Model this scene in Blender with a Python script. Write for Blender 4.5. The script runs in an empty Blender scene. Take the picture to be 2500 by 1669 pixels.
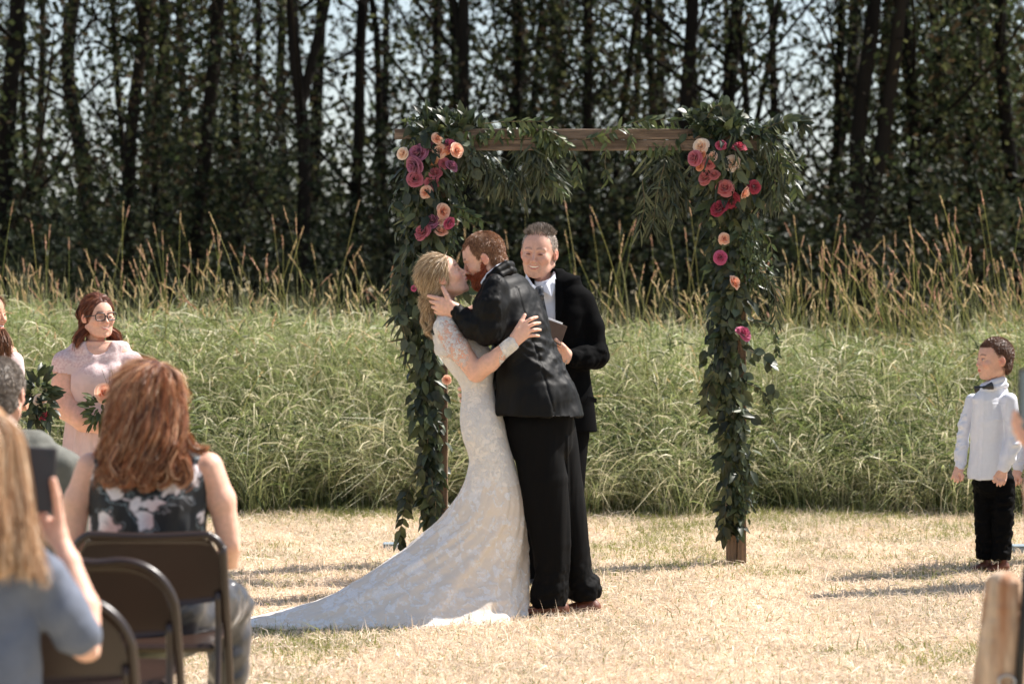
import bpy, math, random
import numpy as np
from mathutils import Vector, Matrix, Euler
rng = np.random.default_rng(7)
random.seed(7)
SC = bpy.context.scene
COL = SC.collection

# ------------------------------------------------------------------ camera, sky, sun, exposure
FPX, CX, HY, EYE = 5903.0, 1250.0, 650.0, 1.6      # 85 mm lens over a 2500 px wide frame; horizon row; eye height
cam_d = bpy.data.cameras.new('camera'); cam = bpy.data.objects.new('camera', cam_d); COL.objects.link(cam)
cam.location = (0, 0, EYE); cam.rotation_euler = (math.radians(90), 0, 0)
cam_d.sensor_width = 36; cam_d.lens = 85.0; cam_d.shift_y = (HY - 834.5) / 2500.0
cam_d.clip_start = 0.1; cam_d.clip_end = 1500
cam_d.dof.use_dof = True; cam_d.dof.focus_distance = 11.9; cam_d.dof.aperture_fstop = 2.8
SC.camera = cam

SUN_AZ = math.atan2(0.9, 0.42)      # compass bearing of the sun seen from the scene, clockwise from +Y
SUN_EL = math.radians(50)
wd = bpy.data.worlds.new('World'); SC.world = wd; wd.use_nodes = True
nt = wd.node_tree; nt.nodes.clear()
wo = nt.nodes.new('ShaderNodeOutputWorld'); bg = nt.nodes.new('ShaderNodeBackground')
sk = nt.nodes.new('ShaderNodeTexSky'); sk.sky_type = 'NISHITA'; sk.sun_disc = False
sk.sun_elevation = SUN_EL; sk.sun_rotation = SUN_AZ; sk.air_density = 1.6; sk.dust_density = 0.4; sk.ozone_density = 3.0
hs = nt.nodes.new('ShaderNodeHueSaturation'); hs.inputs['Saturation'].default_value = 0.5
nt.links.new(sk.outputs[0], hs.inputs['Color']); tn = nt.nodes.new('ShaderNodeMixRGB'); tn.blend_type = 'MULTIPLY'; tn.inputs['Fac'].default_value = 1; tn.inputs['Color2'].default_value = (.90, .985, 1.13, 1)
nt.links.new(hs.outputs[0], tn.inputs['Color1']); nt.links.new(tn.outputs[0], bg.inputs['Color'])
bg.inputs['Strength'].default_value = 0.07
nt.links.new(bg.outputs[0], wo.inputs['Surface'])
sun_d = bpy.data.lights.new('sun', 'SUN'); sun = bpy.data.objects.new('sun', sun_d); COL.objects.link(sun)
sun_d.energy = 5.0; sun_d.angle = math.radians(0.53); sun_d.color = (1.0, 0.94, 0.87)
tosun = Vector((math.sin(SUN_AZ) * math.cos(SUN_EL), math.cos(SUN_AZ) * math.cos(SUN_EL), math.sin(SUN_EL)))
sun.rotation_euler = tosun.to_track_quat('Z', 'Y').to_euler(); sun.location = (20, 5, 30)
SC.view_settings.view_transform = 'Standard'; SC.view_settings.look = 'None'
SC.view_settings.gamma = 1; SC.view_settings.use_curve_mapping = False
SC.view_settings.exposure = 1.06
SC.cycles.max_bounces = 8; SC.cycles.transparent_max_bounces = 12

# ------------------------------------------------------------------ helpers
def lin(r, g, b):
    f = lambda c: (c / 255 / 12.92) if c / 255 <= 0.04045 else ((c / 255 + 0.055) / 1.055) ** 2.4
    return (f(r), f(g), f(b))

def at(px, py, D):
    """world point on the picture's ray through (px, py) at depth D metres"""
    return np.array([(px - CX) / FPX * D, D, EYE - (py - HY) / FPX * D])

def tag(o, label=None, cat=None, group=None, kind=None):
    if label: o['label'] = label
    if cat: o['category'] = cat
    if group: o['group'] = group
    if kind: o['kind'] = kind
    return o

def empty(name, loc, label, cat, group=None):
    o = bpy.data.objects.new(name, None); COL.objects.link(o); o.location = loc
    o.empty_display_size = 0.05
    return tag(o, label, cat, group)

def link(name, me, parent=None, loc=None, rot=None, scale=None):
    o = bpy.data.objects.new(name, me); COL.objects.link(o)
    if parent is not None:
        o.parent = parent
        if loc is None: o.location = -Vector(parent.matrix_basis.translation) if parent.parent is None else (0, 0, 0)
    if loc is not None: o.location = loc
    if rot is not None: o.rotation_euler = rot
    if scale is not None: o.scale = scale
    return o

def npmesh(name, V, F, mat=None, col=None, smooth=True):
    """V (n,3); F (m,3|4) int array or list of such arrays; col (n,3) linear colours"""
    me = bpy.data.meshes.new(name)
    V = np.asarray(V, np.float32)
    Fs = F if isinstance(F, list) else [F]
    Fs = [np.asarray(f, np.int32) for f in Fs if len(f)]
    nl = sum(f.size for f in Fs); npoly = sum(len(f) for f in Fs)
    me.vertices.add(len(V)); me.vertices.foreach_set('co', V.ravel())
    me.loops.add(nl); me.polygons.add(npoly)
    me.loops.foreach_set('vertex_index', np.concatenate([f.ravel() for f in Fs]))
    st = []; o = 0
    for f in Fs:
        st.append(o + np.arange(len(f)) * f.shape[1]); o += f.size
    me.polygons.foreach_set('loop_start', np.concatenate(st).astype(np.int32))
    me.polygons.foreach_set('use_smooth', np.full(npoly, smooth, bool))
    me.update(calc_edges=True)
    if col is not None:
        a = me.color_attributes.new('col', 'FLOAT_COLOR', 'POINT')
        c = np.ones((len(V), 4), np.float32); c[:, :3] = col
        a.data.foreach_set('color', c.ravel())
    if mat is not None: me.materials.append(mat)
    me.validate()
    return me

class MB:
    """collects simple pieces and returns one mesh"""
    def __init__(s): s.V = []; s.FF = {}; s.C = []; s.n = 0
    def add(s, V, F, col=(.5, .5, .5)):
        V = np.asarray(V, float); s.V.append(V)
        c = np.empty((len(V), 3)); c[:] = col; s.C.append(c)
        for f in F:
            s.FF.setdefault(len(f), []).append([i + s.n for i in f])
        s.n += len(V)
    def box(s, lo, hi, R=None, c=None, col=(.5, .5, .5), bev=0.0):
        lo = np.array(lo, float); hi = np.array(hi, float)
        if bev <= 0:
            V = np.array([[(lo, hi)[i][0], (lo, hi)[j][1], (lo, hi)[k][2]] for i in (0, 1) for j in (0, 1) for k in (0, 1)])
            F = [(0, 1, 3, 2), (4, 6, 7, 5), (0, 4, 5, 1), (2, 3, 7, 6), (0, 2, 6, 4), (1, 5, 7, 3)]
        else:
            m = (lo + hi) / 2; h = (hi - lo) / 2; V = []; idx = {}
            for i in (-1, 1):
                for j in (-1, 1):
                    for k in (-1, 1):
                        sg = np.array([i, j, k])
                        for a in range(3):
                            p = h - bev; p[a] = h[a]; idx[(i, j, k, a)] = len(V); V.append(m + sg * p)
            V = np.array(V); F = []
            for a in range(3):
                b, c_ = (a + 1) % 3, (a + 2) % 3
                for sg in (-1, 1):
                    q = []
                    for (sb, s_c) in ((-1, -1), (1, -1), (1, 1), (-1, 1)):
                        key = [0, 0, 0]; key[a] = sg; key[b] = sb; key[c_] = s_c; q.append(idx[(*key, a)])
                    F.append(q if sg > 0 else q[::-1])
                for sb in (-1, 1):
                    for s_c in (-1, 1):
                        k0 = [0, 0, 0]; k1 = [0, 0, 0]; k0[a] = -1; k1[a] = 1; k0[b] = k1[b] = sb; k0[c_] = k1[c_] = s_c
                        q = [idx[(*k0, b)], idx[(*k1, b)], idx[(*k1, c_)], idx[(*k0, c_)]]
                        F.append(q if sb * s_c < 0 else q[::-1])
            for i in (-1, 1):
                for j in (-1, 1):
                    for k in (-1, 1):
                        q = [idx[(i, j, k, 0)], idx[(i, j, k, 1)], idx[(i, j, k, 2)]]
                        F.append(q if i * j * k > 0 else q[::-1])
        if R is not None:
            cc = (lo + hi) / 2 if c is None else np.array(c); V = (V - cc) @ np.array(R).T + cc
        s.add(V, F, col)
    def tube(s, P, r, n=8, col=(.5, .5, .5), cap=True):
        V, F = tube_vf(P, r, n, cap); s.add(V, F, col)
    def mesh(s, name, mat, smooth=True):
        Fs = [np.array(f) for f in s.FF.values()]
        return npmesh(name, np.concatenate(s.V), Fs, mat, np.concatenate(s.C), smooth)

def tube_vf(P, r, n=8, cap=True):
    P = np.asarray(P, float); K = len(P); r = np.broadcast_to(np.asarray(r, float), (K,))
    T = np.gradient(P, axis=0); T /= np.linalg.norm(T, axis=1)[:, None] + 1e-12
    up = np.array([0, 0, 1.0]) if abs(T[0][2]) < .9 else np.array([1.0, 0, 0])
    A = np.cross(up, T[0]); A /= np.linalg.norm(A); V = []
    for i in range(K):
        A = A - T[i] * (A @ T[i]); A /= np.linalg.norm(A) + 1e-12; B = np.cross(T[i], A)
        a = np.arange(n) / n * 2 * math.pi
        V.append(P[i] + r[i] * (np.cos(a)[:, None] * A + np.sin(a)[:, None] * B))
    V = np.concatenate(V); F = []
    for i in range(K - 1):
        for j in range(n):
            F.append((i * n + j, i * n + (j + 1) % n, (i + 1) * n + (j + 1) % n, (i + 1) * n + j))
    if cap:
        V = np.vstack([V, P[0], P[-1]]); c0 = K * n
        for j in range(n):
            F.append((c0, (j + 1) % n, j)); F.append((c0 + 1, (K - 1) * n + j, (K - 1) * n + (j + 1) % n))
    return V, F

def smooth_path(P, n=6):
    """Catmull-Rom through points"""
    P = np.asarray(P, float); Q = np.vstack([2 * P[0] - P[1], P, 2 * P[-1] - P[-2]]); out = []
    for i in range(1, len(Q) - 2):
        for t in np.linspace(0, 1, n, endpoint=False):
            a, b, c, d = Q[i - 1], Q[i], Q[i + 1], Q[i + 2]
            out.append(.5 * ((2 * b) + (-a + c) * t + (2 * a - 5 * b + 4 * c - d) * t * t + (-a + 3 * b - 3 * c + d) * t ** 3))
    out.append(P[-1]); return np.array(out)

def unit(v):
    v = np.asarray(v, float); return v / (np.linalg.norm(v, axis=-1, keepdims=True) + 1e-12)

def ribbons(P, W, side=None, rg=rng):
    """P (N,K,3) centre lines, W (N,K) half widths -> verts, quads"""
    N, K, _ = P.shape
    T = np.gradient(P, axis=1)
    if side is None:
        side = unit(rg.normal(size=(N, 3)))
    S = np.cross(T, side[:, None, :]); S = unit(S)
    V = np.stack([P - S * W[..., None], P + S * W[..., None]], axis=2).reshape(-1, 3)
    b = (np.arange(N)[:, None] * K + np.arange(K - 1)[None, :]) * 2
    F = np.stack([b, b + 1, b + 3, b + 2], axis=-1).reshape(-1, 4)
    return V, F

def hashn(ix, iy, iz, seed=0):
    h = (ix.astype(np.int64) * 374761393 + iy.astype(np.int64) * 668265263 + iz.astype(np.int64) * 2147483647 + seed * 974711) & 0xffffffff
    h = ((h ^ (h >> 13)) * 1274126177) & 0xffffffff
    h = ((h ^ (h >> 16)) * 2246822519) & 0xffffffff
    return (h & 0xffffff) / float(0xffffff)

def noise(P, seed=0):
    """value noise in [-1,1] at points (n,3)"""
    I = np.floor(P).astype(np.int64); f = P - I; f = f * f * (3 - 2 * f); out = 0
    for dx in (0, 1):
        for dy in (0, 1):
            for dz in (0, 1):
                w = (f[:, 0] if dx else 1 - f[:, 0]) * (f[:, 1] if dy else 1 - f[:, 1]) * (f[:, 2] if dz else 1 - f[:, 2])
                out = out + w * hashn(I[:, 0] + dx, I[:, 1] + dy, I[:, 2] + dz, seed)
    return out * 2 - 1

def scatter(tv, tf, R, pos, col):
    """copies of a template (tv,tf) with matrices R (N,3,3) at pos; col (N,3)"""
    N = len(pos); V = np.einsum('nij,kj->nki', R, tv) + pos[:, None, :]
    F = (tf[None] + (np.arange(N) * len(tv))[:, None, None]).reshape(-1, tf.shape[1])
    C = np.repeat(col, len(tv), axis=0)
    return V.reshape(-1, 3), F, C

def basis(t, n):
    """rotation matrices with columns (side, t, normal); t,n (N,3)"""
    t = unit(t); s = unit(np.cross(t, n)); m = np.cross(s, t)
    return np.stack([s, t, m], axis=-1)

# ------------------------------------------------------------------ materials
def newmat(name):
    m = bpy.data.materials.new(name); m.use_nodes = True; t = m.node_tree; t.nodes.clear()
    out = t.nodes.new('ShaderNodeOutputMaterial'); return m, t, out

def N_(t, kind, **kw):
    n = t.nodes.new(kind)
    for k, v in kw.items():
        if k in n.inputs: n.inputs[k].default_value = v
        else: setattr(n, k, v)
    return n

def mat(name, color=None, rough=.6, nscale=20, namt=.25, bump=0.0, bscale=60, metal=0, trans=0.0, spec=.5, sheen=0, sss=0, coat=0, stretch=(1, 1, 1), nscale2=None, tint=None):
    """procedural surface; colour from the mesh's own 'col' attribute when color is None, broken up by noise"""
    m, t, out = newmat(name); L = t.links.new
    b = N_(t, 'ShaderNodeBsdfPrincipled', Roughness=rough, Metallic=metal)
    b.inputs['Specular IOR Level'].default_value = spec
    if sheen: b.inputs['Sheen Weight'].default_value = sheen; b.inputs['Sheen Roughness'].default_value = .4
    if coat: b.inputs['Coat Weight'].default_value = coat
    if sss:
        b.inputs['Subsurface Weight'].default_value = sss; b.inputs['Subsurface Radius'].default_value = (1, .35, .2)
        b.inputs['Subsurface Scale'].default_value = .012
    tc = N_(t, 'ShaderNodeTexCoord'); mp = N_(t, 'ShaderNodeMapping'); mp.inputs['Scale'].default_value = stretch
    L(tc.outputs['Object'], mp.inputs['Vector'])
    nz = N_(t, 'ShaderNodeTexNoise', Scale=nscale, Detail=5.0, Roughness=.6); L(mp.outputs[0], nz.inputs['Vector'])
    if color is None:
        at_ = N_(t, 'ShaderNodeAttribute'); at_.attribute_name = 'col'; csrc = at_.outputs['Color']
    else:
        rg_ = N_(t, 'ShaderNodeRGB'); rg_.outputs[0].default_value = (*color, 1); csrc = rg_.outputs[0]
    mr = N_(t, 'ShaderNodeMapRange'); mr.inputs['From Min'].default_value = .25; mr.inputs['From Max'].default_value = .75
    mr.inputs['To Min'].default_value = 1 - namt; mr.inputs['To Max'].default_value = 1 + namt
    L(nz.outputs['Fac'], mr.inputs['Value'])
    mx = N_(t, 'ShaderNodeVectorMath', operation='SCALE'); L(csrc, mx.inputs[0]); L(mr.outputs[0], mx.inputs['Scale'])
    cout = mx.outputs[0]
    if tint is not None:     # second colour in large soft patches
        n2 = N_(t, 'ShaderNodeTexNoise', Scale=nscale2 or nscale / 6, Detail=3.0); L(mp.outputs[0], n2.inputs['Vector'])
        r2 = N_(t, 'ShaderNodeMapRange'); r2.inputs['From Min'].default_value = .42; r2.inputs['From Max'].default_value = .62; L(n2.outputs['Fac'], r2.inputs['Value'])
        mm = N_(t, 'ShaderNodeMixRGB'); L(r2.outputs[0], mm.inputs['Fac']); L(cout, mm.inputs['Color1']); mm.inputs['Color2'].default_value = (*tint, 1); cout = mm.outputs[0]
    L(cout, b.inputs['Base Color'])
    if bump:
        bz = N_(t, 'ShaderNodeTexNoise', Scale=bscale, Detail=4.0); L(mp.outputs[0], bz.inputs['Vector'])
        bp = N_(t, 'ShaderNodeBump', Strength=1.0, Distance=bump); L(bz.outputs['Fac'], bp.inputs['Height']); L(bp.outputs[0], b.inputs['Normal'])
    if trans:
        tr = N_(t, 'ShaderNodeBsdfTranslucent'); L(cout, tr.inputs['Color'])
        ms = N_(t, 'ShaderNodeMixShader', Fac=trans); L(b.outputs[0], ms.inputs[1]); L(tr.outputs[0], ms.inputs[2]); L(ms.outputs[0], out.inputs['Surface'])
    else:
        L(b.outputs[0], out.inputs['Surface'])
    return m

M = {}
# ------------------------------------------------------------------ ground, lawn, tall grass
def ground_z(x, y):
    x = np.asarray(x, float); y = np.asarray(y, float)
    P = np.stack([x * .9, y * .9, np.zeros_like(x)], -1).reshape(-1, 3)
    return (noise(P, 3) * .012).reshape(x.shape) * np.clip((y - 5) / 3, 0, 1)

M['soil'] = mat('dry_lawn_soil', lin(210, 192, 166), rough=.95, nscale=9, namt=.35, bump=.01, bscale=90, tint=lin(132, 124, 78), nscale2=1.3)
xs = np.concatenate([[-300, -60, -15], np.linspace(-8, 8, 60), [15, 60, 300]])
ys = np.concatenate([[-60, -5], np.linspace(1, 30, 90), [40, 60, 100, 300, 900]])
GX, GY = np.meshgrid(xs, ys); GZ = ground_z(GX, GY)
V = np.stack([GX, GY, GZ], -1).reshape(-1, 3); nx = len(xs)
idx = np.arange((len(ys) - 1) * nx).reshape(-1, nx)[:, :-1].ravel()
F = np.stack([idx, idx + 1, idx + nx + 1, idx + nx], -1)
g = link('ground', npmesh('ground', V, F, M['soil'])); g['kind'] = 'structure'
g['label'] = 'dry pale mown ground of the ceremony clearing'

def blades(base, h, lean_dir, lean, w, K, droop=.5):
    """curved blades: base (N,3), height h, horizontal lean direction angle, lean amount (fraction of height)"""
    t = np.linspace(0, 1, K)[None, :]
    d = np.stack([np.cos(lean_dir), np.sin(lean_dir)], -1)
    hor = (lean * h)[:, None] * (t ** 1.9); z = h[:, None] * (t - droop * lean[:, None] ** 1.5 * t ** 3 * .55)
    P = np.stack([base[:, 0:1] + d[:, 0:1] * hor, base[:, 1:2] + d[:, 1:2] * hor, base[:, 2:3] + z], -1)
    W = w[:, None] * (1 - t ** 2.2 * .93)
    return P, W

# mown dry lawn
def lawn(n, x0, x1, y0, y1, seed):
    r = np.random.default_rng(seed)
    y = r.uniform(y0, y1, n); half = (x1 - x0) / 2 * (.45 + .55 * (y - y0) / (y1 - y0)); x = (x0 + x1) / 2 + r.uniform(-1, 1, n) * half
    pn = noise(np.stack([x * 1.1, y * 1.1, x * 0 + 4], -1), 11) * .6 + noise(np.stack([x * 3.7, y * 3.7, x * 0], -1), 12) * .4
    green = np.clip((pn - .06) * 1.4, 0, 1) * .55 + np.clip((y - 14.4) / 1.6, 0, 1) * .55
    isg = r.random(n) < np.clip(green, .05, .85)
    h = r.uniform(.018, .05, n) * (1 + .5 * (y > 14.5) + .5 * np.clip(noise(np.stack([x * 5, y * 5, x * 0], -1), 31), 0, 1)) + (r.random(n) < .02) * r.uniform(.03, .07, n)
    lean = r.uniform(.1, 2.0, n) * np.where(isg, .6, 1.1)
    P, W = blades(np.stack([x, y, ground_z(x, y) - .004], -1), h, r.uniform(0, 6.283, n), lean, r.uniform(.0014, .0032, n), 3, .6)
    V, F = ribbons(P, W, rg=r)
    straw = np.array(lin(243, 227, 207)); straw2 = np.array(lin(229, 206, 180)); gr = np.array(lin(126, 132, 70)); gr2 = np.array(lin(166, 164, 104))
    a = r.random((n, 1)); c = np.where(isg[:, None], gr * a + gr2 * (1 - a), straw * a + straw2 * (1 - a)) * r.uniform(.75, 1.15, (n, 1))
    return V, F, np.repeat(c, 6, axis=0)
M['lawn'] = mat('dry_lawn_blades', None, rough=.75, nscale=8, namt=.12, trans=.3, spec=.25)
V, F, C = lawn(230000, -3.9, 3.9, 8.6, 16.2, 5)
tag(link('lawn', npmesh('lawn', V, F, M['lawn'], C)), 'dry straw-coloured mown grass with green tufts under the couple', 'grass', kind='stuff')

# the tall meadow band
def mass_top(x):      # height of the matted part, uneven along the band
    return 1.19 + .13 * noise(np.stack([x * .8, x * 0, x * 0], -1), 21) + .10 * noise(np.stack([x * 2.9, x * 0, x * 0], -1), 22)
r = np.random.default_rng(17)
n = 120000
dep = r.beta(1.0, 1.9, n) * 5.2; x = r.uniform(-5.2, 5.2, n)
edge_f = lambda x: 15.6 + .30 * noise(np.stack([x * 1.1, x * 0, x * 0], -1), 23) + .14 * noise(np.stack([x * 6, x * 0, x * 0], -1), 24)
cl = noise(np.stack([x * 2.1, dep * 2.1, x * 0], -1), 25) * .6 + noise(np.stack([x * 5.3, dep * 5.3, x * 0], -1), 26) * .4
keep = r.random(n) < np.clip(.75 + cl * .9, .25, 1); x = x[keep]; dep = dep[keep]; cl = cl[keep]; n = len(x)
y = edge_f(x) + dep
h = mass_top(x) * np.clip(.40 + dep / 2.1, .3, 1.0) * r.uniform(.4, 1.12, n) * (1 + .30 * cl)
low = r.random(n) < .22; h = np.where(low, r.uniform(.15, .5, n), h)
lc = noise(np.stack([x * 1.7, dep * 1.7, x * 0 + 9], -1), 27)
ld = np.where(r.random(n) < .5, math.radians(200) + lc * 2.2 + r.normal(0, .6, n), r.uniform(0, 6.283, n))
ld = np.where((dep < .5) & (r.random(n) < .4), r.normal(math.radians(265), .8, n), ld)
lean = np.abs(r.normal(.22, .30, n)) + (dep < .5) * r.uniform(0, .5, n) + .35 * np.clip(lc, 0, 1)
P, W = blades(np.stack([x, y, ground_z(x, y) - .01], -1), h, ld, lean, r.uniform(.0016, .0042, n), 5, .9)
P = P + (noise((P * 6).reshape(-1, 3), 8).reshape(P.shape[:2])[..., None] * .016) * np.linspace(0, 1, 5)[None, :, None]
V, F = ribbons(P, W, rg=r)
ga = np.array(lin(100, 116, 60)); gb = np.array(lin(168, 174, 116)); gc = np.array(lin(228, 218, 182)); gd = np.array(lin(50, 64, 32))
u = r.random((n, 1)); v = r.random(n) - .22 * np.clip(lc, -1, 1)
c = ga * u + gb * (1 - u)
c = np.where((v < .26)[:, None], gc * (.7 + .4 * u), c); c = np.where((v > .88)[:, None], gd, c)
c = np.where((low & (v > .3))[:, None], gd * .6 + ga * .4, c)  # most short blades darker green: shade at the grass foot put into the colour
C = np.repeat(c, 10, axis=0); tt = np.tile(np.repeat(np.linspace(0, 1, 5), 2), n)[:, None]
C = C * (1 - .25 * tt) + gc * .25 * tt
# leaf blades springing from the stems at all heights, bending every way
m = 62000; dep = r.beta(1, 1.7, m) * 3.4; x = r.uniform(-5.1, 5.1, m); y = edge_f(x) + dep + .05; z0 = r.uniform(.05, 1, m) ** .7 * mass_top(x) * np.clip(.34 + dep / 1.6, .25, .95)
L = r.uniform(.14, .38, m); az = r.uniform(0, 6.283, m); el = r.normal(.75, .45, m); t = np.linspace(0, 1, 4)[None]
ho = L[:, None] * t * np.cos(el)[:, None]; ve = L[:, None] * (t * np.sin(el)[:, None] - .55 * t ** 2.2)
P2 = np.stack([x[:, None] + np.cos(az)[:, None] * ho, y[:, None] + np.sin(az)[:, None] * ho, np.maximum(z0[:, None] + ve, .01)], -1)
W2 = r.uniform(.0022, .0052, (m, 1)) * np.array([[.7, 1, .8, .05]])
V2, F2 = ribbons(P2, W2, rg=r); u = r.random((m, 1)); cc = gb * u + ga * (1 - u); sel = r.random(m); cc = np.where((sel < .22)[:, None], gc * .95, cc); cc = np.where((sel > .58 + .36 * np.clip(z0 / .9, 0, 1))[:, None], gd, cc)  # dark green likelier lower down, painting in the shade near the ground
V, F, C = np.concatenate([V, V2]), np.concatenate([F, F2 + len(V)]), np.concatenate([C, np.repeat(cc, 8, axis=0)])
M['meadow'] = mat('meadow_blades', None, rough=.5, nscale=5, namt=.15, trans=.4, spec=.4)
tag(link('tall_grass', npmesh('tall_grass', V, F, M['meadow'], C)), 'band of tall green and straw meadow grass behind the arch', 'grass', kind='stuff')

# feathery tops: stalks with seed heads
def stalks(n, xr, yr, hr, seed, headlen, pink, leanm):
    r = np.random.default_rng(seed)
    x = r.uniform(*xr, n); y = r.uniform(*yr, n); h = r.uniform(*hr, n)
    lean = np.abs(r.normal(leanm, leanm * .8, n)); ld = np.where(r.random(n) < .22, r.normal(math.radians(190), .6, n), r.uniform(0, 6.28, n))
    P, W = blades(np.stack([x, y, x * 0], -1), h, ld, lean, np.full(n, .0021), 7, .7)
    W[:] = .0021
    V1, F1 = ribbons(P, W, rg=r)
    g1 = np.array(lin(150, 140, 84)); g2 = np.array(lin(108, 118, 62)); a = r.random((n, 1)); C1 = np.repeat(g1 * a + g2 * (1 - a), 14, axis=0)
    # heads: spikelets packed along the last part
    m = 16; k = r.uniform(.7, 1.25, (n, 1)) * headlen
    end = P[:, -1]; dr = unit(P[:, -1] - P[:, -2]); tpos = np.linspace(-.9, .1, m)[None, :] + r.normal(0, .03, (n, m))
    cen = end[:, None, :] + dr[:, None, :] * (tpos * k)[..., None] + r.normal(0, .0018, (n, m, 3))
    curve = (tpos + .9) ** 2 * .10 * k * leanm * 3; cen[..., 2] -= curve; cen[..., 0] += curve * np.cos(ld)[:, None]
    R0 = unit(dr[:, None, :] + r.normal(0, .28, (n, m, 3))).reshape(-1, 3)
    Rb = basis(R0, r.normal(size=R0.shape)); prof = np.sin(np.clip((tpos + .93) / 1.06, .05, .97) * math.pi) ** .6
    sz = (prof * r.uniform(.8, 1.2, (n, m))).reshape(-1)
    tv = np.array([[0, -.012, 0], [.0052, 0, 0], [0, .014, 0], [-.0052, 0, 0], [0, 0, .004]]); tf = np.array([[0, 1, 4], [1, 2, 4], [2, 3, 4], [3, 0, 4]])
    pk = np.array(pink); st = np.array(lin(214, 184, 140)); a = r.random((n, 1)) ** 1.5; hc = np.repeat(pk * (1 - a) + st * a, m, axis=0) * r.uniform(.75, 1.2, (n * m, 1))
    V2, F2, C2 = scatter(tv, tf, Rb * sz[:, None, None] * (headlen / .13) ** .6, cen.reshape(-1, 3), hc)
    return V1, F1, C1, V2, F2, C2
def add_stalks(sets, name, label):
    Vs = []; F4 = []; F3 = []; Cs = []; o = 0
    for (V1, F1, C1, V2, F2, C2) in sets:
        Vs += [V1, V2]; Cs += [C1, C2]; F4.append(F1 + o); F3.append(F2 + o + len(V1)); o += len(V1) + len(V2)
    tag(link(name, npmesh(name, np.concatenate(Vs), [np.concatenate(F3), np.concatenate(F4)], M['stalk'], np.concatenate(Cs))), label, 'grass', kind='stuff')
M['stalk'] = mat('seed_stalks', None, rough=.7, nscale=30, namt=.15, trans=.35, spec=.2)
pk = lin(198, 152, 130)
add_stalks([stalks(200, (-5, 5), (17.0, 20.5), (1.45, 2.2), 41, .15, pk, .16),
            stalks(160, (1.9, 4.8), (16.4, 19), (1.35, 1.9), 42, .15, pk, .22),
            stalks(110, (-4.6, -1.4), (16.4, 19), (1.3, 1.85), 43, .14, pk, .3),
            stalks(1300, (-5, 5), (16.1, 19.5), (1.0, 1.62), 44, .12, lin(226, 204, 164), .3),
            stalks(260, (-5, 5), (15.8, 17.2), (.5, 1.15), 45, .09, lin(214, 200, 150), .4)],
           'seed_stalks', 'pinkish seed heads on long stalks rising from the tall grass')
# ------------------------------------------------------------------ wood behind the meadow
M['bark'] = mat('dark_bark', lin(24, 22, 20), rough=.9, nscale=6, namt=.45, bump=.02, bscale=14, spec=.06, stretch=(1, 1, .25), tint=lin(40, 35, 30), nscale2=1.2)
M['leafy'] = mat('wood_leaves', None, rough=.6, nscale=3, namt=.2, trans=.34, spec=.12)
LQ = np.array([[0, -.5, 0], [.33, -.05, .06], [0, .5, 0], [-.33, -.05, .06]]); LQF = np.array([[0, 1, 2, 3]])
def leaf_cloud(cen, sd, per, size, seed, cols):
    r = np.random.default_rng(seed); n = len(cen) * per
    p = np.repeat(cen, per, axis=0) + r.normal(size=(n, 3)) * np.repeat(sd, per, axis=0)
    t = r.normal(size=(n, 3)) + [0, 0, -.5]; nn = r.normal(size=(n, 3)) + [0, 0, .8]
    R = basis(t, nn) * r.uniform(.6, 1.3, (n, 1, 1)) * size
    ci = r.integers(0, len(cols), n); c = np.array(cols)[ci] * r.uniform(.65, 1.3, (n, 1))
    k = np.repeat(r.uniform(.55, 1.35, (len(cen), 1)) ** 1.5 + .15, per, axis=0); c = c * k
    return scatter(LQ, LQF, R, p, c)
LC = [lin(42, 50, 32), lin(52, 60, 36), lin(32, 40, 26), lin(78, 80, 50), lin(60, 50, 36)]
def crown_mesh(i, dens=1.0):
    r = np.random.default_rng(100 + i); n = int(88 * dens); n1 = int(66 * dens)
    z = np.concatenate([1.8 + 5.4 * r.random(n1) ** 1.25, r.uniform(7, 14, n - n1)])
    a = r.uniform(0, 6.28, n); rad = np.abs(r.normal(0, .75, n)) + .1 + (z > 7) * r.uniform(0, 1.2, n)
    cen = np.stack([np.cos(a) * rad, np.sin(a) * rad, z], -1)
    sd = np.stack([r.uniform(.12, .34, n), r.uniform(.12, .34, n), r.uniform(.12, .45, n)], -1)
    V, F, C = leaf_cloud(cen, sd * .85, 38, .092, 200 + i, LC)
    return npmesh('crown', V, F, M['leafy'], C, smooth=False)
crowns = [crown_mesh(i, .55) for i in range(4)]; dense = [crown_mesh(10 + i, 1.6) for i in range(3)]; sparse = [crown_mesh(20 + i, .2) for i in range(3)]
def crown_for(px, i):
    for a, b, k in ((60, 330, 0), (420, 640, 2), (700, 900, 0), (1290, 1440, 2), (1800, 2000, 0), (2200, 2700, 2), (-300, 60, 2)):
        if a <= px < b: return (sparse, None, dense)[k][i % 3]
    return crowns[i % 4]
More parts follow.
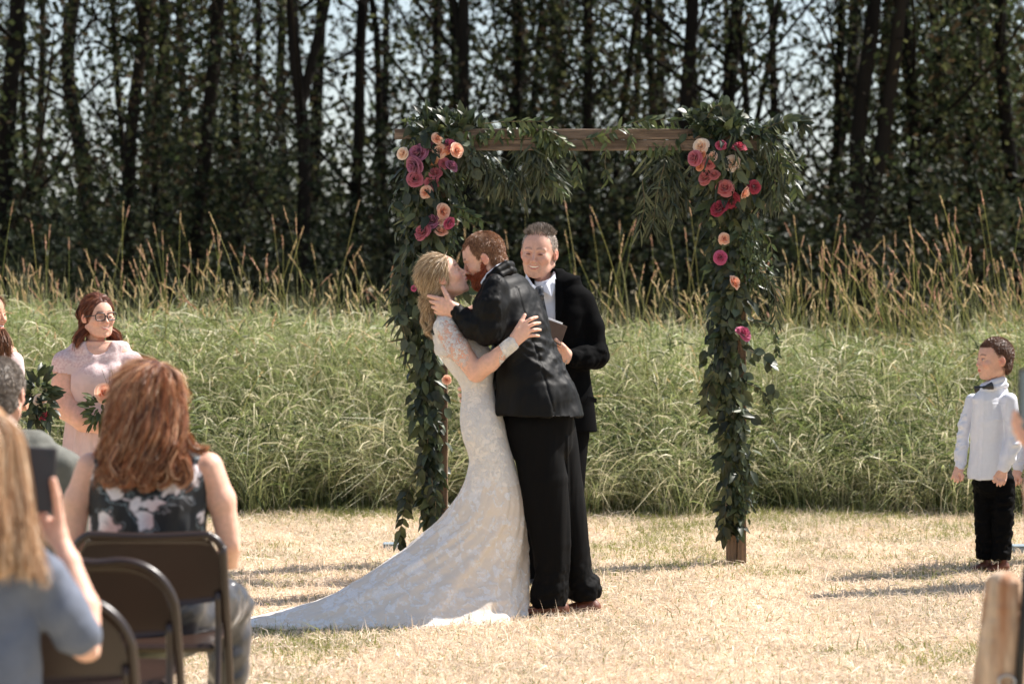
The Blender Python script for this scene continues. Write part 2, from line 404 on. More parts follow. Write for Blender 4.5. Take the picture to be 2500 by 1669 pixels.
def trunk_mesh(w, seed, fork=None, bend=.12):
    r = np.random.default_rng(seed); mb = MB(); K = 10; z = np.linspace(-.1, 14, K)
    ph = r.uniform(0, 6.28, 4)
    cx = bend * (np.sin(z * .45 + ph[0]) - np.sin(ph[0])) + r.normal(0, .012) * z; cy = bend * (np.sin(z * .4 + ph[1]) - np.sin(ph[1]))
    cx = cx + r.normal(0, .05, K) * (z > .5); P = np.stack([cx, cy, z], -1); rad = w * (1.1 - .055 * z) * .5; rad[0] *= 1.35
    P = smooth_path(P, 3); rr = np.interp(P[:, 2], z, rad)
    mb.tube(P, np.maximum(rr, .02), 10)
    for b in range(9):
        z0 = r.uniform(1.2, 8); i = np.argmin(abs(P[:, 2] - z0)); a = r.uniform(0, 6.28); L = r.uniform(.8, 2.6); up = r.uniform(.5, 1.6)
        d = np.array([math.cos(a), math.sin(a), 0]); p0 = P[i]
        Q = [p0, p0 + d * L * .35 + [0, 0, up * L * .25], p0 + d * L * .75 + [0, 0, up * L * .6], p0 + d * L + [0, 0, up * L]]
        Q = smooth_path(np.array(Q) + r.normal(0, .04, (4, 3)), 3); mb.tube(Q, np.linspace(w * .16, .008, len(Q)), 6)
        for q in range(2):
            j = r.integers(3, len(Q) - 1); e = Q[j] + np.array([r.normal(0, .5), r.normal(0, .5), r.uniform(.1, .7)])
            mb.tube([Q[j], (Q[j] + e) / 2 + [0, 0, -.05], e], [.014, .009, .004], 5)
    if fork:
        z0, dx, w2 = fork; i = np.argmin(abs(P[:, 2] - z0)); p0 = P[i]
        Q = smooth_path([p0 - [0, 0, .2], p0 + [dx * .3, .05, .5], p0 + [dx * .65, .1, 1.4], p0 + [dx, .1, 3.2], p0 + [dx * 1.1, .2, 7]], 4)
        mb.tube(Q, np.linspace(w2 * .5, w2 * .3, len(Q)), 9)
    return mb.mesh('trunk', M['bark'])
near = [  # px, width px, depth, fork, label
 (22, 44, 27, None, 'thick dark tree at the left edge of the wood, above the cropped bridesmaid'),
 (98, 15, 29, None, 'thin straight tree just right of the thick one at the left edge'),
 (292, 33, 28, None, 'tall dark tree right of the big sky gap, above the bridesmaid in glasses'),
 (332, 16, 30, None, 'slim tree close beside the tall one above the bridesmaid in glasses'),
 (392, 22, 31, None, 'slim leafy tree above the auburn hair of the seated guest'),
 (482, 38, 28, None, 'broad dark tree in the thickest part of the wood left of the arch'),
 (548, 20, 31, None, 'slim tree right of the broad dark tree left of the arch'),
 (738, 34, 27.5, (3.6, .55, .12), 'forked tree whose arm reaches up to the right, left of the arch'),
 (862, 30, 29, None, 'straight tree just left of the end of the wooden beam'),
 (966, 20, 31, None, 'slim tree behind the left end of the wooden beam'),
 (1075, 18, 31, None, 'slim tree rising behind the leafy left corner of the arch'),
 (1146, 32, 28, (4.0, -.35, .09), 'tree rising over the beam just right of the left roses'),
 (1262, 24, 30, None, 'leaning tree rising over the hanging willow leaves of the beam'),
 (1330, 18, 31, None, 'slim tree above the officiant with spiky hair'),
 (1402, 28, 29, None, 'dark tree above the bare middle of the beam'),
 (1495, 18, 30, None, 'slim tree above the right half of the beam'),
 (1562, 22, 30, None, 'slender tree left of the double trunk above the beam'),
 (1648, 36, 28, None, 'left trunk of the dark pair above the right corner of the arch'),
 (1752, 38, 28.5, None, 'right trunk of the dark pair above the right roses'),
 (1850, 13, 28, (3.2, .5, .07), 'thin crooked tree against bright sky right of the arch'),
 (2012, 24, 30, None, 'slim tree midway between the arch and the boy'),
 (2108, 42, 27, (2.2, .5, .2), 'big tree that splits low into two trunks, right of the arch'),
 (2262, 36, 28, None, 'dark tree above the tall pink stalks left of the boy'),
 (2310, 24, 30, None, 'slimmer tree right beside the dark one left of the boy'),
 (2392, 30, 29, None, 'shaded tree above the boy in the white shirt'),
 (2478, 36, 28, None, 'dark tree at the right edge of the wood')]
for i, (px, w, D, fork, lab) in enumerate(near):
    p = at(px, HY, D); e = empty('tree', (p[0], D, 0), lab, 'tree', 'trees of the wood behind the meadow')
    link('trunk', trunk_mesh(w / FPX * D, 300 + i, fork), e, loc=(0, 0, 0))
    link('crown', crown_for(px, i), e, loc=(0, 0, 0), rot=(0, 0, i * 1.37), scale=(1, 1, 1))
r = np.random.default_rng(9); far_tr = [trunk_mesh(.2, 400 + k) for k in range(5)]
for i in range(30):
    D = r.uniform(33, 46); px = -250 + 3000 * (i + r.random()) / 30; p = at(px, HY, D)
    e = empty('tree', (p[0], D, 0), 'slender dark tree deep in the wood behind the nearer trunks', 'tree', 'trees deep in the wood')
    link('trunk', far_tr[i % 5], e, loc=(0, 0, 0), rot=(0, 0, r.uniform(0, 6)), scale=(r.uniform(.6, 1.3),) * 2 + (1,))
    link('crown', crown_for(px, i), e, loc=(0, 0, 0), rot=(0, 0, r.uniform(0, 6)))
# undergrowth that reads as one dark mass
def openness(x, D):      # where the photograph's wood lets the sky through low down
    px = x / D * FPX + CX
    return np.clip(np.exp(-((px - 200) / 170) ** 2) + .8 * np.exp(-((px - 900) / 120) ** 2) + np.exp(-((px - 1900) / 130) ** 2) + .6 * np.exp(-((px - 1200) / 90) ** 2), 0, 1)
r = np.random.default_rng(33); n = 1150
D = r.uniform(24, 44, n); x = r.uniform(-.26, .26, n) * D
hz = 2.9 + .8 * noise(np.stack([x * .5, x * 0, x * 0], -1), 5) - .9 * openness(x, D)
z = r.beta(1.2, 1.2, n) * (hz + (D - 24) * .035)
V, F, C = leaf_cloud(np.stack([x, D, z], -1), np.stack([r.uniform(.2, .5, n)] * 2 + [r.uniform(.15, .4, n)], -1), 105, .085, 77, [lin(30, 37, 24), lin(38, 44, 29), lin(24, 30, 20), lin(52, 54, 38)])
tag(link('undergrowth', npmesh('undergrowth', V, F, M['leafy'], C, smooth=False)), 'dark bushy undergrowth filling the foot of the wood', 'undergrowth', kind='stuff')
n = 460; D = r.uniform(50, 75, n); x = r.uniform(-.27, .27, n) * D; z = r.beta(1, 1.3, n) * (5.2 + 3.4 * noise(np.stack([x * .16, x * 0, x * 0], -1), 61)) * (1 - .6 * openness(x, D))
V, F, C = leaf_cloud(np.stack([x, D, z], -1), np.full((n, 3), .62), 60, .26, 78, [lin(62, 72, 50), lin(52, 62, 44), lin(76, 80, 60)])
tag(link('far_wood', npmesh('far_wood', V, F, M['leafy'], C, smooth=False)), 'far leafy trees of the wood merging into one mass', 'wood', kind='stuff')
# ------------------------------------------------------------------ wooden arch
AD = 12.97
M['wood'] = mat('weathered_board', lin(134, 108, 84), rough=.8, nscale=9, namt=.5, bump=.009, bscale=26, stretch=(14, 14, 1), tint=lin(98, 80, 64), nscale2=2.5)
M['woodh'] = mat('weathered_beam', lin(134, 114, 96), rough=.8, nscale=9, namt=.5, bump=.009, bscale=26, stretch=(1, 14, 14), tint=lin(92, 76, 62), nscale2=2.5)
base = at(1430, 1378, AD)
arch = empty('wedding_arch', (base[0], AD, 0), 'rustic wooden wedding arch of paired boards with a double beam across the top', 'wedding arch')
def board(name, x0, y0, x1, y1, d0, d1, mt, tilt=0):
    a = at(x0, y1, AD); b = at(x1, y0, AD); mb = MB()
    mb.box((a[0], AD + d0, max(a[2], -.03)), (b[0], AD + d1, b[2]), bev=.003)
    o = link(name, mb.mesh(name, mt, smooth=False), arch); return o
board('post_board', 1774, 318, 1796.5, 1379, -.045, .045, M['wood'])
board('post_board', 1798.5, 318, 1820, 1379, -.047, .043, M['wood'])
board('post_board', 1044, 322, 1062, 1385, -.045, .045, M['wood'])
board('post_board', 1071, 322, 1093, 1385, -.047, .043, M['wood'])
board('beam_board', 965, 317, 1858, 342, -.087, -.049, M['woodh'])
board('beam_board', 1062, 343.5, 1850, 369, -.085, -.049, M['woodh'])

# ------------------------------------------------------------------ greenery
M['green'] = mat('garland_leaves', None, rough=.42, nscale=14, namt=.35, trans=.25, spec=.42)
M['stem'] = mat('garland_stems', lin(96, 84, 58), rough=.8, nscale=30, namt=.2)
def leaf_template(L, W, kind, fold=.25, curl=.2, nseg=4):
    t = np.linspace(0, 1, nseg + 1)
    if kind == 'round': w = np.sin(np.clip(t, .02, 1) ** .8 * math.pi) ** .6
    elif kind == 'willow': w = np.sin(np.clip(t, .03, .98) * math.pi) ** .8
    else: w = np.sin(np.clip(t, .02, .99) ** .72 * math.pi) ** .85
    V = []; F = []
    for i, ti in enumerate(t):
        z = -curl * L * ti * ti
        V += [[-W / 2 * w[i], ti * L, z + fold * W * w[i] * .5], [0, ti * L, z], [W / 2 * w[i], ti * L, z + fold * W * w[i] * .5]]
    for i in range(nseg):
        b = i * 3; F += [[b, b + 1, b + 4, b + 3], [b + 1, b + 2, b + 5, b + 4]]
    return np.array(V), np.array(F)
LT = {'broad': leaf_template(.082, .042, 'broad', .35, .3), 'round': leaf_template(.062, .052, 'round', .2, .1),
      'willow': leaf_template(.115, .013, 'willow', .2, .45), 'small': leaf_template(.034, .016, 'broad', .3, .2, 3), 'pointed': leaf_template(.062, .022, 'broad', .3, .2)}
GC = {'broad': [lin(48, 57, 33), lin(40, 48, 28), lin(60, 68, 41), lin(70, 75, 47)], 'round': [lin(65, 73, 53), lin(80, 86, 63), lin(55, 64, 45)],
      'willow': [lin(62, 67, 47), lin(48, 56, 36), lin(77, 80, 56)], 'small': [lin(62, 73, 41), lin(75, 84, 50), lin(50, 60, 33)], 'pointed': [lin(70, 81, 44), lin(58, 70, 38), lin(87, 94, 56)]}
def path_pts(P, n, r):
    P = np.array(P, float); seg = np.linalg.norm(np.diff(P[:, :2], axis=0), axis=1); c = np.concatenate([[0], np.cumsum(seg)]); s = r.random(n) * c[-1]
    return np.stack([np.interp(s, c, P[:, k]) for k in range(P.shape[1])], -1), s / c[-1]
def garland(name, label, strokes, loose, seed, D=AD):
    """strokes: (polyline of (px, py, halfwidth px), kind, count, front bias); loose: hanging sprays (polyline px, kind, count)"""
    r = np.random.default_rng(seed); items = []
    for (pl, kind, cnt, *rest) in strokes:
        P, s = path_pts(pl, cnt, r); f = rest[0] if rest else 1.0
        u = r.normal(0, .48, cnt).clip(-1.25, 1.4); ox = u * P[:, 2]; oy = r.normal(0, .4, cnt) * P[:, 2] * .5
        dep = -(.05 + np.sqrt(np.clip(1 - (u / 1.3) ** 2, 0, 1)) * P[:, 2] / 455 * .75 * r.random(cnt)) * f
        dep = np.where(r.random(cnt) < .22, -dep * .8, dep)
        pos = np.stack([(P[:, 0] + ox - CX) / FPX * D, D + dep, EYE - (P[:, 1] + oy - HY) / FPX * D], -1)
        t = np.stack([u * .7 + r.normal(0, .45, cnt), -.25 + r.normal(0, .35, cnt), -1.0 + r.normal(0, .45, cnt)], -1)
        if len(rest) > 1: t = t + np.array(rest[1])
        nn = np.stack([u * .5 + r.normal(0, .5, cnt), -.9 + r.normal(0, .4, cnt), .5 + r.normal(0, .4, cnt)], -1)
        for i in range(cnt): items.append((kind, pos[i], t[i], nn[i], r.uniform(.65, 1.15)))
    stems = MB()
    for (pl, kind, cnt, *rest) in loose:
        dz = rest[0] if rest else -.12
        Q = smooth_path(np.array([[*at(a, b, D)] for a, b in pl]) + [0, dz, 0], 8)
        stems.tube(Q, np.linspace(.0025, .0012, len(Q)), 4)
        s = np.sort(r.random(cnt)) * (len(Q) - 1.01); i0 = s.astype(int); fr = (s - i0)[:, None]
        pos = Q[i0] * (1 - fr) + Q[i0 + 1] * fr; T = unit(Q[i0 + 1] - Q[i0])
        side = np.where(np.arange(cnt) % 2, 1, -1)[:, None] * unit(np.cross(T, [0, 1, 0])) + r.normal(0, .25, (cnt, 3))
        t = T * .8 + side * .8 + np.array([0, 0, -.5]); nn = np.array([0, -1, .4]) + r.normal(0, .5, (cnt, 3))
        for i in range(cnt): items.append((kind, pos[i], t[i], nn[i], r.uniform(.7, 1.1)))
    root = empty(name, (float(np.mean([i[1][0] for i in items])), D, 0), label, 'garland')
    rl = Vector(root.location)
    # the most visible big leaves are objects of their own, the rest one part
    big = sorted([k for k, it in enumerate(items) if it[0] in ('broad', 'round', 'pointed')], key=lambda k: items[k][1][1])[:290]; bigs = set(big)
    meshes = {}
    for kind in ('broad', 'round', 'pointed'):
        for v in range(4):
            tv, tf = LT[kind]; tv = tv.copy(); tv += r.normal(0, .0015, tv.shape)
            c = np.array(GC[kind][v % len(GC[kind])]) * (.75, 1.0, 1.35, 1.8)[v]
            meshes[(kind, v)] = npmesh('leaf', tv, tf, M['green'], np.tile(c, (len(tv), 1)))
    for k in big:
        kind, p, t, nn, s = items[k]; R = basis(t[None], nn[None])[0] * s
        o = bpy.data.objects.new('leaf', meshes[(kind, int(r.integers(4)))]); COL.objects.link(o); o.parent = root
        m = Matrix([[*R[0], p[0]], [*R[1], p[1]], [*R[2], p[2]], [0, 0, 0, 1]]); o.matrix_basis = Matrix.Translation(-rl) @ m
    Vs = []; Fs = []; Cs = []; o_ = 0
    for kind in LT:
        ks = [k for k in range(len(items)) if items[k][0] == kind and k not in bigs]
        if not ks: continue
        p = np.array([items[k][1] for k in ks]); t = np.array([items[k][2] for k in ks]); nn = np.array([items[k][3] for k in ks]); s = np.array([items[k][4] for k in ks])
        c = np.array(GC[kind])[r.integers(0, len(GC[kind]), len(ks))] * r.uniform(.6, 1.7, (len(ks), 1)) ** 1.2
        V, F, C = scatter(*LT[kind], basis(t, nn) * s[:, None, None], p, c); Vs.append(V); Fs.append(F + o_); Cs.append(C); o_ += len(V)
    fo = link('foliage', npmesh('foliage', np.concatenate(Vs), np.concatenate(Fs), M['green'], np.concatenate(Cs)), root); fo['kind'] = 'stuff'
    if stems.n: link('stems', stems.mesh('stems', M['stem']), root)['kind'] = 'stuff'
    return root

# roses -----------------------------------------------------------
M['petal'] = mat('rose_petals', None, rough=.6, nscale=60, namt=.1, trans=.25, spec=.3, sheen=.3)
def petal_mesh(c_in, c_edge, tight, seed):
    """one cupped petal: base at the origin, wrapped round +Z"""
    r = np.random.default_rng(seed); nu, nv = 6, 4; V = []; C = []
    span = 1.25 if tight < .5 else 1.05
    for j in range(nv + 1):
        v = j / nv
        for i in range(nu + 1):
            u = i / nu * 2 - 1; a = u * span * (.55 + .45 * math.sin(min(v + .25, 1) * math.pi * .6))
            rad = .35 + (.65 - tight * .15) * v ** .7 + (.14 * max(0, v - .75) * 4) * (1 - tight)
            z = v * (1.0 - .28 * u * u) + .05 * math.sin(3 * a + seed)
            V.append([math.sin(a) * rad, -math.cos(a) * rad, z]); C.append(np.array(c_in) * (1 - v ** 2) + np.array(c_edge) * v ** 2)
    F = [[j * (nu + 1) + i, j * (nu + 1) + i + 1, (j + 1) * (nu + 1) + i + 1, (j + 1) * (nu + 1) + i] for j in range(nv) for i in range(nu)]
    V = np.array(V) + r.normal(0, .012, (len(V), 3))
    return npmesh('petal', V, np.array(F), M['petal'], np.array(C))
RC = {'peach': (lin(236, 154, 112), lin(246, 212, 188)), 'cream': (lin(242, 196, 156), lin(248, 232, 214)), 'orange': (lin(232, 136, 88), lin(243, 184, 144)),
      'mauve': (lin(146, 70, 92), lin(184, 122, 148)), 'pink': (lin(182, 84, 98), lin(204, 126, 138)), 'coral': (lin(190, 84, 88), lin(214, 138, 132)),
      'crimson': (lin(142, 26, 48), lin(184, 74, 92)), 'magenta': (lin(176, 44, 84), lin(212, 112, 146))}
petals = {k: [petal_mesh(a, b, t, i) for i, t in enumerate((.95, .5, .1))] for k, (a, b) in RC.items()}
def rose(parent, px, py, rad, colour, D=AD, dep=-.16, face=(0, -1, .15), seed=0, label=None, offs=None):
    r = np.random.default_rng(seed); R_ = rad / FPX * D
    p = at(px, py, D) + [0, dep, 0]
    f = unit(np.array(face) + r.normal(0, .34, 3)); R_ = R_ * r.uniform(.9, 1.08); up = np.array([0, 0, 1.0]); s = unit(np.cross(up, f)); b = np.cross(f, s)
    Rm = np.stack([s, b, f], -1)
    ro = bpy.data.objects.new('rose', None); COL.objects.link(ro); ro.parent = parent
    pl = Vector(parent.location)
    m = Matrix([[*(Rm[0] * R_), p[0] - pl.x], [*(Rm[1] * R_), p[1] - pl.y], [*(Rm[2] * R_), p[2] - pl.z], [0, 0, 0, 1]]); ro.matrix_basis = m
    if label: ro['label'] = label
    ang = r.uniform(0, 6.28)
    for i in range(22):
        k = i / 21; ang += 2.3999 + r.normal(0, .12)
        o = bpy.data.objects.new('petal', petals[colour][0 if k < .35 else (1 if k < .7 else 2)]); COL.objects.link(o); o.parent = ro
        sc = .10 + .86 * k; open_ = -.12 + .72 * k ** 1.5
        T = Matrix.Rotation(ang, 4, 'Z') @ Matrix.Rotation(open_, 4, 'X') @ Matrix.Diagonal((sc, sc, (.98 - .34 * k) * .8, 1))
        o.matrix_basis = Matrix.Translation((0, 0, -.62 + .16 * (1 - k))) @ T
    return ro
gl = garland('floral_garland', 'leafy garland with clusters of mauve and peach roses on the arch\'s left post',
  [([(1030, 325, 26), (1120, 318, 30)], 'broad', 100, 1.2, (0, 0, 1.3)),
   ([(1040, 290, 25), (1130, 300, 30), (1180, 318, 18)], 'broad', 60, .8, (0, 0, 2.4)),
   ([(1000, 300, 20), (1110, 290, 30)], 'small', 130, 1, (0, 0, 1)),
   ([(1050, 330, 62), (1040, 470, 62), (1035, 600, 48), (1025, 700, 42)], 'broad', 480),
   ([(1050, 330, 60), (1045, 470, 60), (1040, 600, 42)], 'round', 130),
   ([(1020, 700, 36), (1035, 800, 28), (1040, 900, 32), (1045, 1050, 34), (1055, 1160, 22), (1055, 1280, 15)], 'broad', 430),
   ([(1040, 700, 34), (1050, 950, 30), (1060, 1180, 22)], 'round', 150),
   ([(1085, 480, 32), (1095, 590, 26), (1060, 660, 30)], 'small', 420, 1.2),
   ([(1060, 400, 60), (1050, 560, 50), (1000, 680, 30)], 'willow', 220),
   ([(1000, 640, 22), (985, 760, 22), (1010, 860, 24)], 'willow', 120),
   ([(1110, 420, 22), (1120, 500, 20)], 'small', 120)],
  [([(1100, 500), (1140, 520), (1190, 545)], 'pointed', 24), ([(1105, 520), (1150, 545), (1180, 580)], 'pointed', 16),
   ([(1035, 1130), (1000, 1190), (985, 1260), (975, 1330)], 'broad', 30), ([(1055, 1160), (1065, 1220), (1062, 1280)], 'broad', 18),
   ([(985, 640), (975, 740), (1000, 850)], 'round', 26), ([(960, 500), (975, 520), (1000, 525)], 'small', 20),
   ([(1120, 700), (1170, 740), (1180, 800)], 'broad', 18, .05), ([(1080, 330), (1140, 360), (1160, 420)], 'round', 16)], 51)
gr_ = garland('floral_garland', 'leafy garland dotted with coral and crimson roses down the whole right post of the arch',
  [([(1690, 320, 34), (1800, 315, 36), (1880, 330, 26)], 'broad', 150, 1.2, (0, 0, .9)),
   ([(1690, 290, 26), (1760, 270, 24), (1800, 300, 26)], 'round', 70, 1, (0, 0, 1.6)),
   ([(1700, 310, 34), (1780, 300, 40), (1850, 320, 40)], 'small', 230, 1, (0, 0, .8)),
   ([(1770, 340, 84), (1775, 440, 76), (1790, 540, 52), (1785, 640, 48), (1785, 740, 40)], 'broad', 560),
   ([(1860, 340, 44), (1890, 430, 40), (1880, 480, 26)], 'willow', 300),
   ([(1780, 340, 90), (1780, 480, 60)], 'willow', 200),
   ([(1640, 380, 46), (1640, 460, 40), (1620, 520, 30)], 'willow', 120, .7),
   ([(1800, 560, 48), (1830, 640, 44), (1850, 690, 40)], 'small', 560, 1.2),
   ([(1780, 740, 38), (1765, 860, 42), (1775, 960, 34), (1785, 1060, 30), (1795, 1180, 26), (1780, 1290, 20)], 'broad', 560),
   ([(1780, 700, 40), (1790, 900, 30), (1800, 1150, 24)], 'round', 160),
   ([(1800, 1160, 30), (1810, 1260, 24)], 'small', 220)],
  [([(1865, 318), (1900, 300), (1945, 298), (1958, 312)], 'broad', 22), ([(1890, 370), (1925, 400), (1950, 395)], 'pointed', 18),
   ([(1900, 400), (1930, 430), (1940, 480)], 'pointed', 22), ([(1860, 380), (1885, 440), (1890, 510)], 'small', 40),
   ([(1830, 560), (1870, 580), (1880, 620)], 'pointed', 16), ([(1840, 650), (1880, 700), (1890, 780)], 'willow', 26),
   ([(1820, 850), (1870, 880), (1885, 960)], 'round', 13), ([(1815, 930), (1860, 960), (1890, 1050)], 'small', 40), ([(1820, 780), (1880, 800), (1895, 870)], 'small', 40),
   ([(1740, 900), (1720, 960), (1725, 1010)], 'broad', 16), ([(1770, 1180), (1765, 1250), (1758, 1310)], 'broad', 14),
   ([(1722, 290), (1735, 268), (1752, 262), (1760, 285)], 'small', 14)], 52)
gm = garland('floral_garland', 'hanging swag of willow and eucalyptus leaves over the middle of the wooden beam',
  [([(1150, 330, 30), (1230, 325, 26), (1290, 318, 24), (1340, 310, 26)], 'pointed', 190, 1.1),
   ([(1130, 350, 30), (1200, 420, 46), (1240, 430, 46)], 'willow', 330, .8),
   ([(1290, 340, 26), (1320, 400, 40), (1340, 440, 30)], 'willow', 300, .8),
   ([(1160, 400, 26), (1260, 460, 40)], 'willow', 90, .8),
   ([(1320, 320, 30), (1350, 360, 34)], 'pointed', 170, 1.1),
   ([(1440, 330, 10), (1520, 315, 9), (1600, 310, 10), (1660, 312, 14)], 'pointed', 110, 1.0),
   ([(1590, 360, 30), (1650, 350, 24)], 'pointed', 80, 1), ([(1610, 380, 34), (1650, 420, 34), (1640, 500, 30)], 'willow', 150, .7)],
  [([(1330, 318), (1380, 350), (1408, 400), (1410, 450)], 'pointed', 22), ([(1330, 420), (1360, 460), (1378, 480)], 'pointed', 14),
   ([(1180, 305), (1250, 300), (1330, 300)], 'pointed', 20), ([(1420, 345), (1480, 330), (1560, 298), (1650, 296)], 'pointed', 40),
   ([(1480, 350), (1475, 400), (1482, 440)], 'pointed', 9), ([(1540, 330), (1536, 390)], 'pointed', 8), ([(1565, 440), (1570, 500), (1560, 560)], 'willow', 20), ([(1620, 400), (1600, 480), (1590, 560)], 'willow', 30)], 53)
names = {'peach': 'peach rose', 'cream': 'cream rose', 'orange': 'small orange peach rose', 'mauve': 'dusky mauve rose', 'pink': 'dusky pink rose', 'coral': 'coral rose', 'crimson': 'crimson rose', 'magenta': 'magenta rose'}
RL = [(980, 375, 17, 'cream'), (1017, 372, 23, 'mauve'), (1051, 366, 18, 'mauve'), (1073, 341, 14, 'peach'), (1100, 351, 19, 'magenta'), (1074, 370, 19, 'peach'), (1096, 377, 13, 'orange'), (1123, 370, 19, 'peach'),
      (1055, 395, 13, 'orange'), (1005, 410, 22, 'mauve'), (1084, 402, 15, 'pink'), (1109, 403, 18, 'mauve'), (1065, 420, 18, 'pink'), (1018, 437, 21, 'pink'), (1057, 453, 18, 'pink'), (1038, 469, 17, 'peach'),
      (1056, 534, 19, 'mauve'), (1091, 518, 19, 'peach'), (1078, 540, 12, 'cream'), (1028, 563, 23, 'pink'), (1080, 559, 16, 'peach'), (1105, 550, 18, 'magenta'), (1092, 925, 11, 'peach'), (1012, 702, 8, 'magenta')]
for i, (x, y, q, c) in enumerate(RL): rose(gl, x, y, q, c, seed=i, dep=-.15 - (.02 if i % 2 else 0), label=names[c], face=((x - 1060) / 90, -1, .2))
RR = [(1702, 357, 18, 'cream'), (1683, 388, 20, 'pink'), (1703, 380, 13, 'orange'), (1731, 383, 13, 'peach'), (1699, 408, 11, 'orange'), (1724, 403, 16, 'coral'), (1712, 429, 19, 'coral'), (1736, 425, 15, 'coral'), (1752, 362, 14, 'magenta'),
      (1798, 356, 18, 'crimson'), (1781, 397, 19, 'cream'), (1762, 457, 20, 'coral'), (1838, 458, 17, 'crimson'), (1818, 476, 16, 'peach'), (1781, 494, 21, 'crimson'), (1744, 505, 21, 'crimson'), (1764, 584, 14, 'peach'), (1749, 627, 17, 'magenta'),
      (1794, 686, 17, 'peach'), (1813, 804, 19, 'magenta')]
for i, (x, y, q, c) in enumerate(RR): rose(gr_, x, y, q, c, seed=50 + i, dep=-.17 - (.02 if i % 2 else 0), label=names[c], face=((x - 1760) / 90, -1, .2))
# ------------------------------------------------------------------ implicit modelling of figures
# A figure is modelled in its own space: X right, Y away, Z up, in picture-size units (1 unit = D/FPX metres), then set at its true depth D.
class Field:
    def __init__(s, lo, hi, h):
        s.lo = np.array(lo, float); s.h = float(h)
        s.n = np.ceil((np.array(hi, float) - s.lo) / h).astype(int) + 1
        s.F = np.full(s.n, 1e3, np.float32)
        s.ax = [s.lo[i] + np.arange(s.n[i]) * h for i in range(3)]
    def _sl(s, lo, hi):
        a = np.maximum(np.floor((lo - s.lo) / s.h).astype(int), 0); b = np.minimum(np.ceil((hi - s.lo) / s.h).astype(int) + 1, s.n)
        if np.any(b <= a): return None, None
        sl = tuple(slice(a[i], b[i]) for i in range(3))
        P = (s.ax[0][sl[0]][:, None, None], s.ax[1][sl[1]][None, :, None], s.ax[2][sl[2]][None, None, :])
        return sl, P
    def op(s, fn, lo, hi, k=0, mode='add'):
        pad = k * 1.2 + 3 * s.h
        sl, P = s._sl(np.array(lo) - pad, np.array(hi) + pad)
        if sl is None: return s
        d = fn(*P).astype(np.float32); A = s.F[sl]
        if mode == 'add':
            if k > 0:
                hh = np.clip(.5 + .5 * (A - d) / k, 0, 1); s.F[sl] = A * (1 - hh) + d * hh - k * hh * (1 - hh)
            else: s.F[sl] = np.minimum(A, d)
        elif mode == 'sub':
            if k > 0:
                hh = np.clip(.5 - .5 * (A + d) / k, 0, 1); s.F[sl] = A * (1 - hh) - d * hh + k * hh * (1 - hh)
            else: s.F[sl] = np.maximum(A, -d)
        elif mode == 'int': s.F[sl] = np.maximum(A, d)
        return s
    # --- primitives, optional frame (R 3x3 columns = local axes, o origin, sc scale)
    def ell(s, c, r, k=0, mode='add', R=None):
        c = np.array(c, float); r = np.broadcast_to(np.array(r, float), (3,)); m = r.max()
        def fn(x, y, z):
            x = x - c[0]; y = y - c[1]; z = z - c[2]
            if R is not None: x, y, z = [x * R[0, i] + y * R[1, i] + z * R[2, i] for i in range(3)]
            k0 = np.sqrt((x / r[0]) ** 2 + (y / r[1]) ** 2 + (z / r[2]) ** 2); k1 = np.sqrt((x / r[0] ** 2) ** 2 + (y / r[1] ** 2) ** 2 + (z / r[2] ** 2) ** 2)
            return k0 * (k0 - 1) / (k1 + 1e-9)
        return s.op(fn, c - m, c + m, k, mode)
    def cap(s, a, b, ra, rb=None, k=0, mode='add'):
        a = np.array(a, float); b = np.array(b, float); rb = ra if rb is None else rb; ab = b - a; L2 = ab @ ab + 1e-9; m = max(ra, rb)
        def fn(x, y, z):
            x = x - a[0]; y = y - a[1]; z = z - a[2]; t = np.clip((x * ab[0] + y * ab[1] + z * ab[2]) / L2, 0, 1)
            return np.sqrt((x - t * ab[0]) ** 2 + (y - t * ab[1]) ** 2 + (z - t * ab[2]) ** 2) - (ra + (rb - ra) * t)
        return s.op(fn, np.minimum(a, b) - m, np.maximum(a, b) + m, k, mode)
    def chain(s, pts, rs, k=0, kk=None, mode='add'):
        for i in range(len(pts) - 1): s.cap(pts[i], pts[i + 1], rs[i], rs[i + 1], k if i == 0 else (kk if kk is not None else k), mode)
        return s
    def loft(s, secs, k=0, mode='add', side=(1, 0, 0)):
        """secs: (centre, half width along side, half depth); elliptical section tube"""
        sd = unit(np.array(side, float)); C = np.array([q[0] for q in secs], float); A = np.array([q[1] for q in secs], float); B = np.array([q[2] for q in secs], float); m = max(A.max(), B.max())
        def fn(x, y, z):
            best = None
            for i in range(len(C) - 1):
                a, b = C[i], C[i + 1]; ab = b - a; L = math.sqrt(ab @ ab) + 1e-9; T = ab / L; S = sd - T * (sd @ T); S = S / (np.linalg.norm(S) + 1e-9); U = np.cross(T, S)
                X = x - a[0]; Y = y - a[1]; Z = z - a[2]; tt = (X * T[0] + Y * T[1] + Z * T[2]); t = np.clip(tt / L, 0, 1)
                u = X * S[0] + Y * S[1] + Z * S[2]; v = X * U[0] + Y * U[1] + Z * U[2]; w = tt - t * L
                ra = A[i] + (A[i + 1] - A[i]) * t; rb = B[i] + (B[i + 1] - B[i]) * t
                q = np.sqrt((u / ra) ** 2 + (v / rb) ** 2 + (w / np.minimum(ra, rb)) ** 2)
                g = np.sqrt((u / ra ** 2) ** 2 + (v / rb ** 2) ** 2 + (w / np.minimum(ra, rb) ** 2) ** 2)
                d = q * (q - 1) / (g + 1e-6); d = np.where(q < .05, -np.minimum(ra, rb), d)
                if best is None: best = d
                else:
                    kk = 4.0; hh = np.clip(.5 + .5 * (best - d) / kk, 0, 1); best = best * (1 - hh) + d * hh - kk * hh * (1 - hh) * .5
            return best
        return s.op(fn, C.min(0) - m, C.max(0) + m, k, mode)
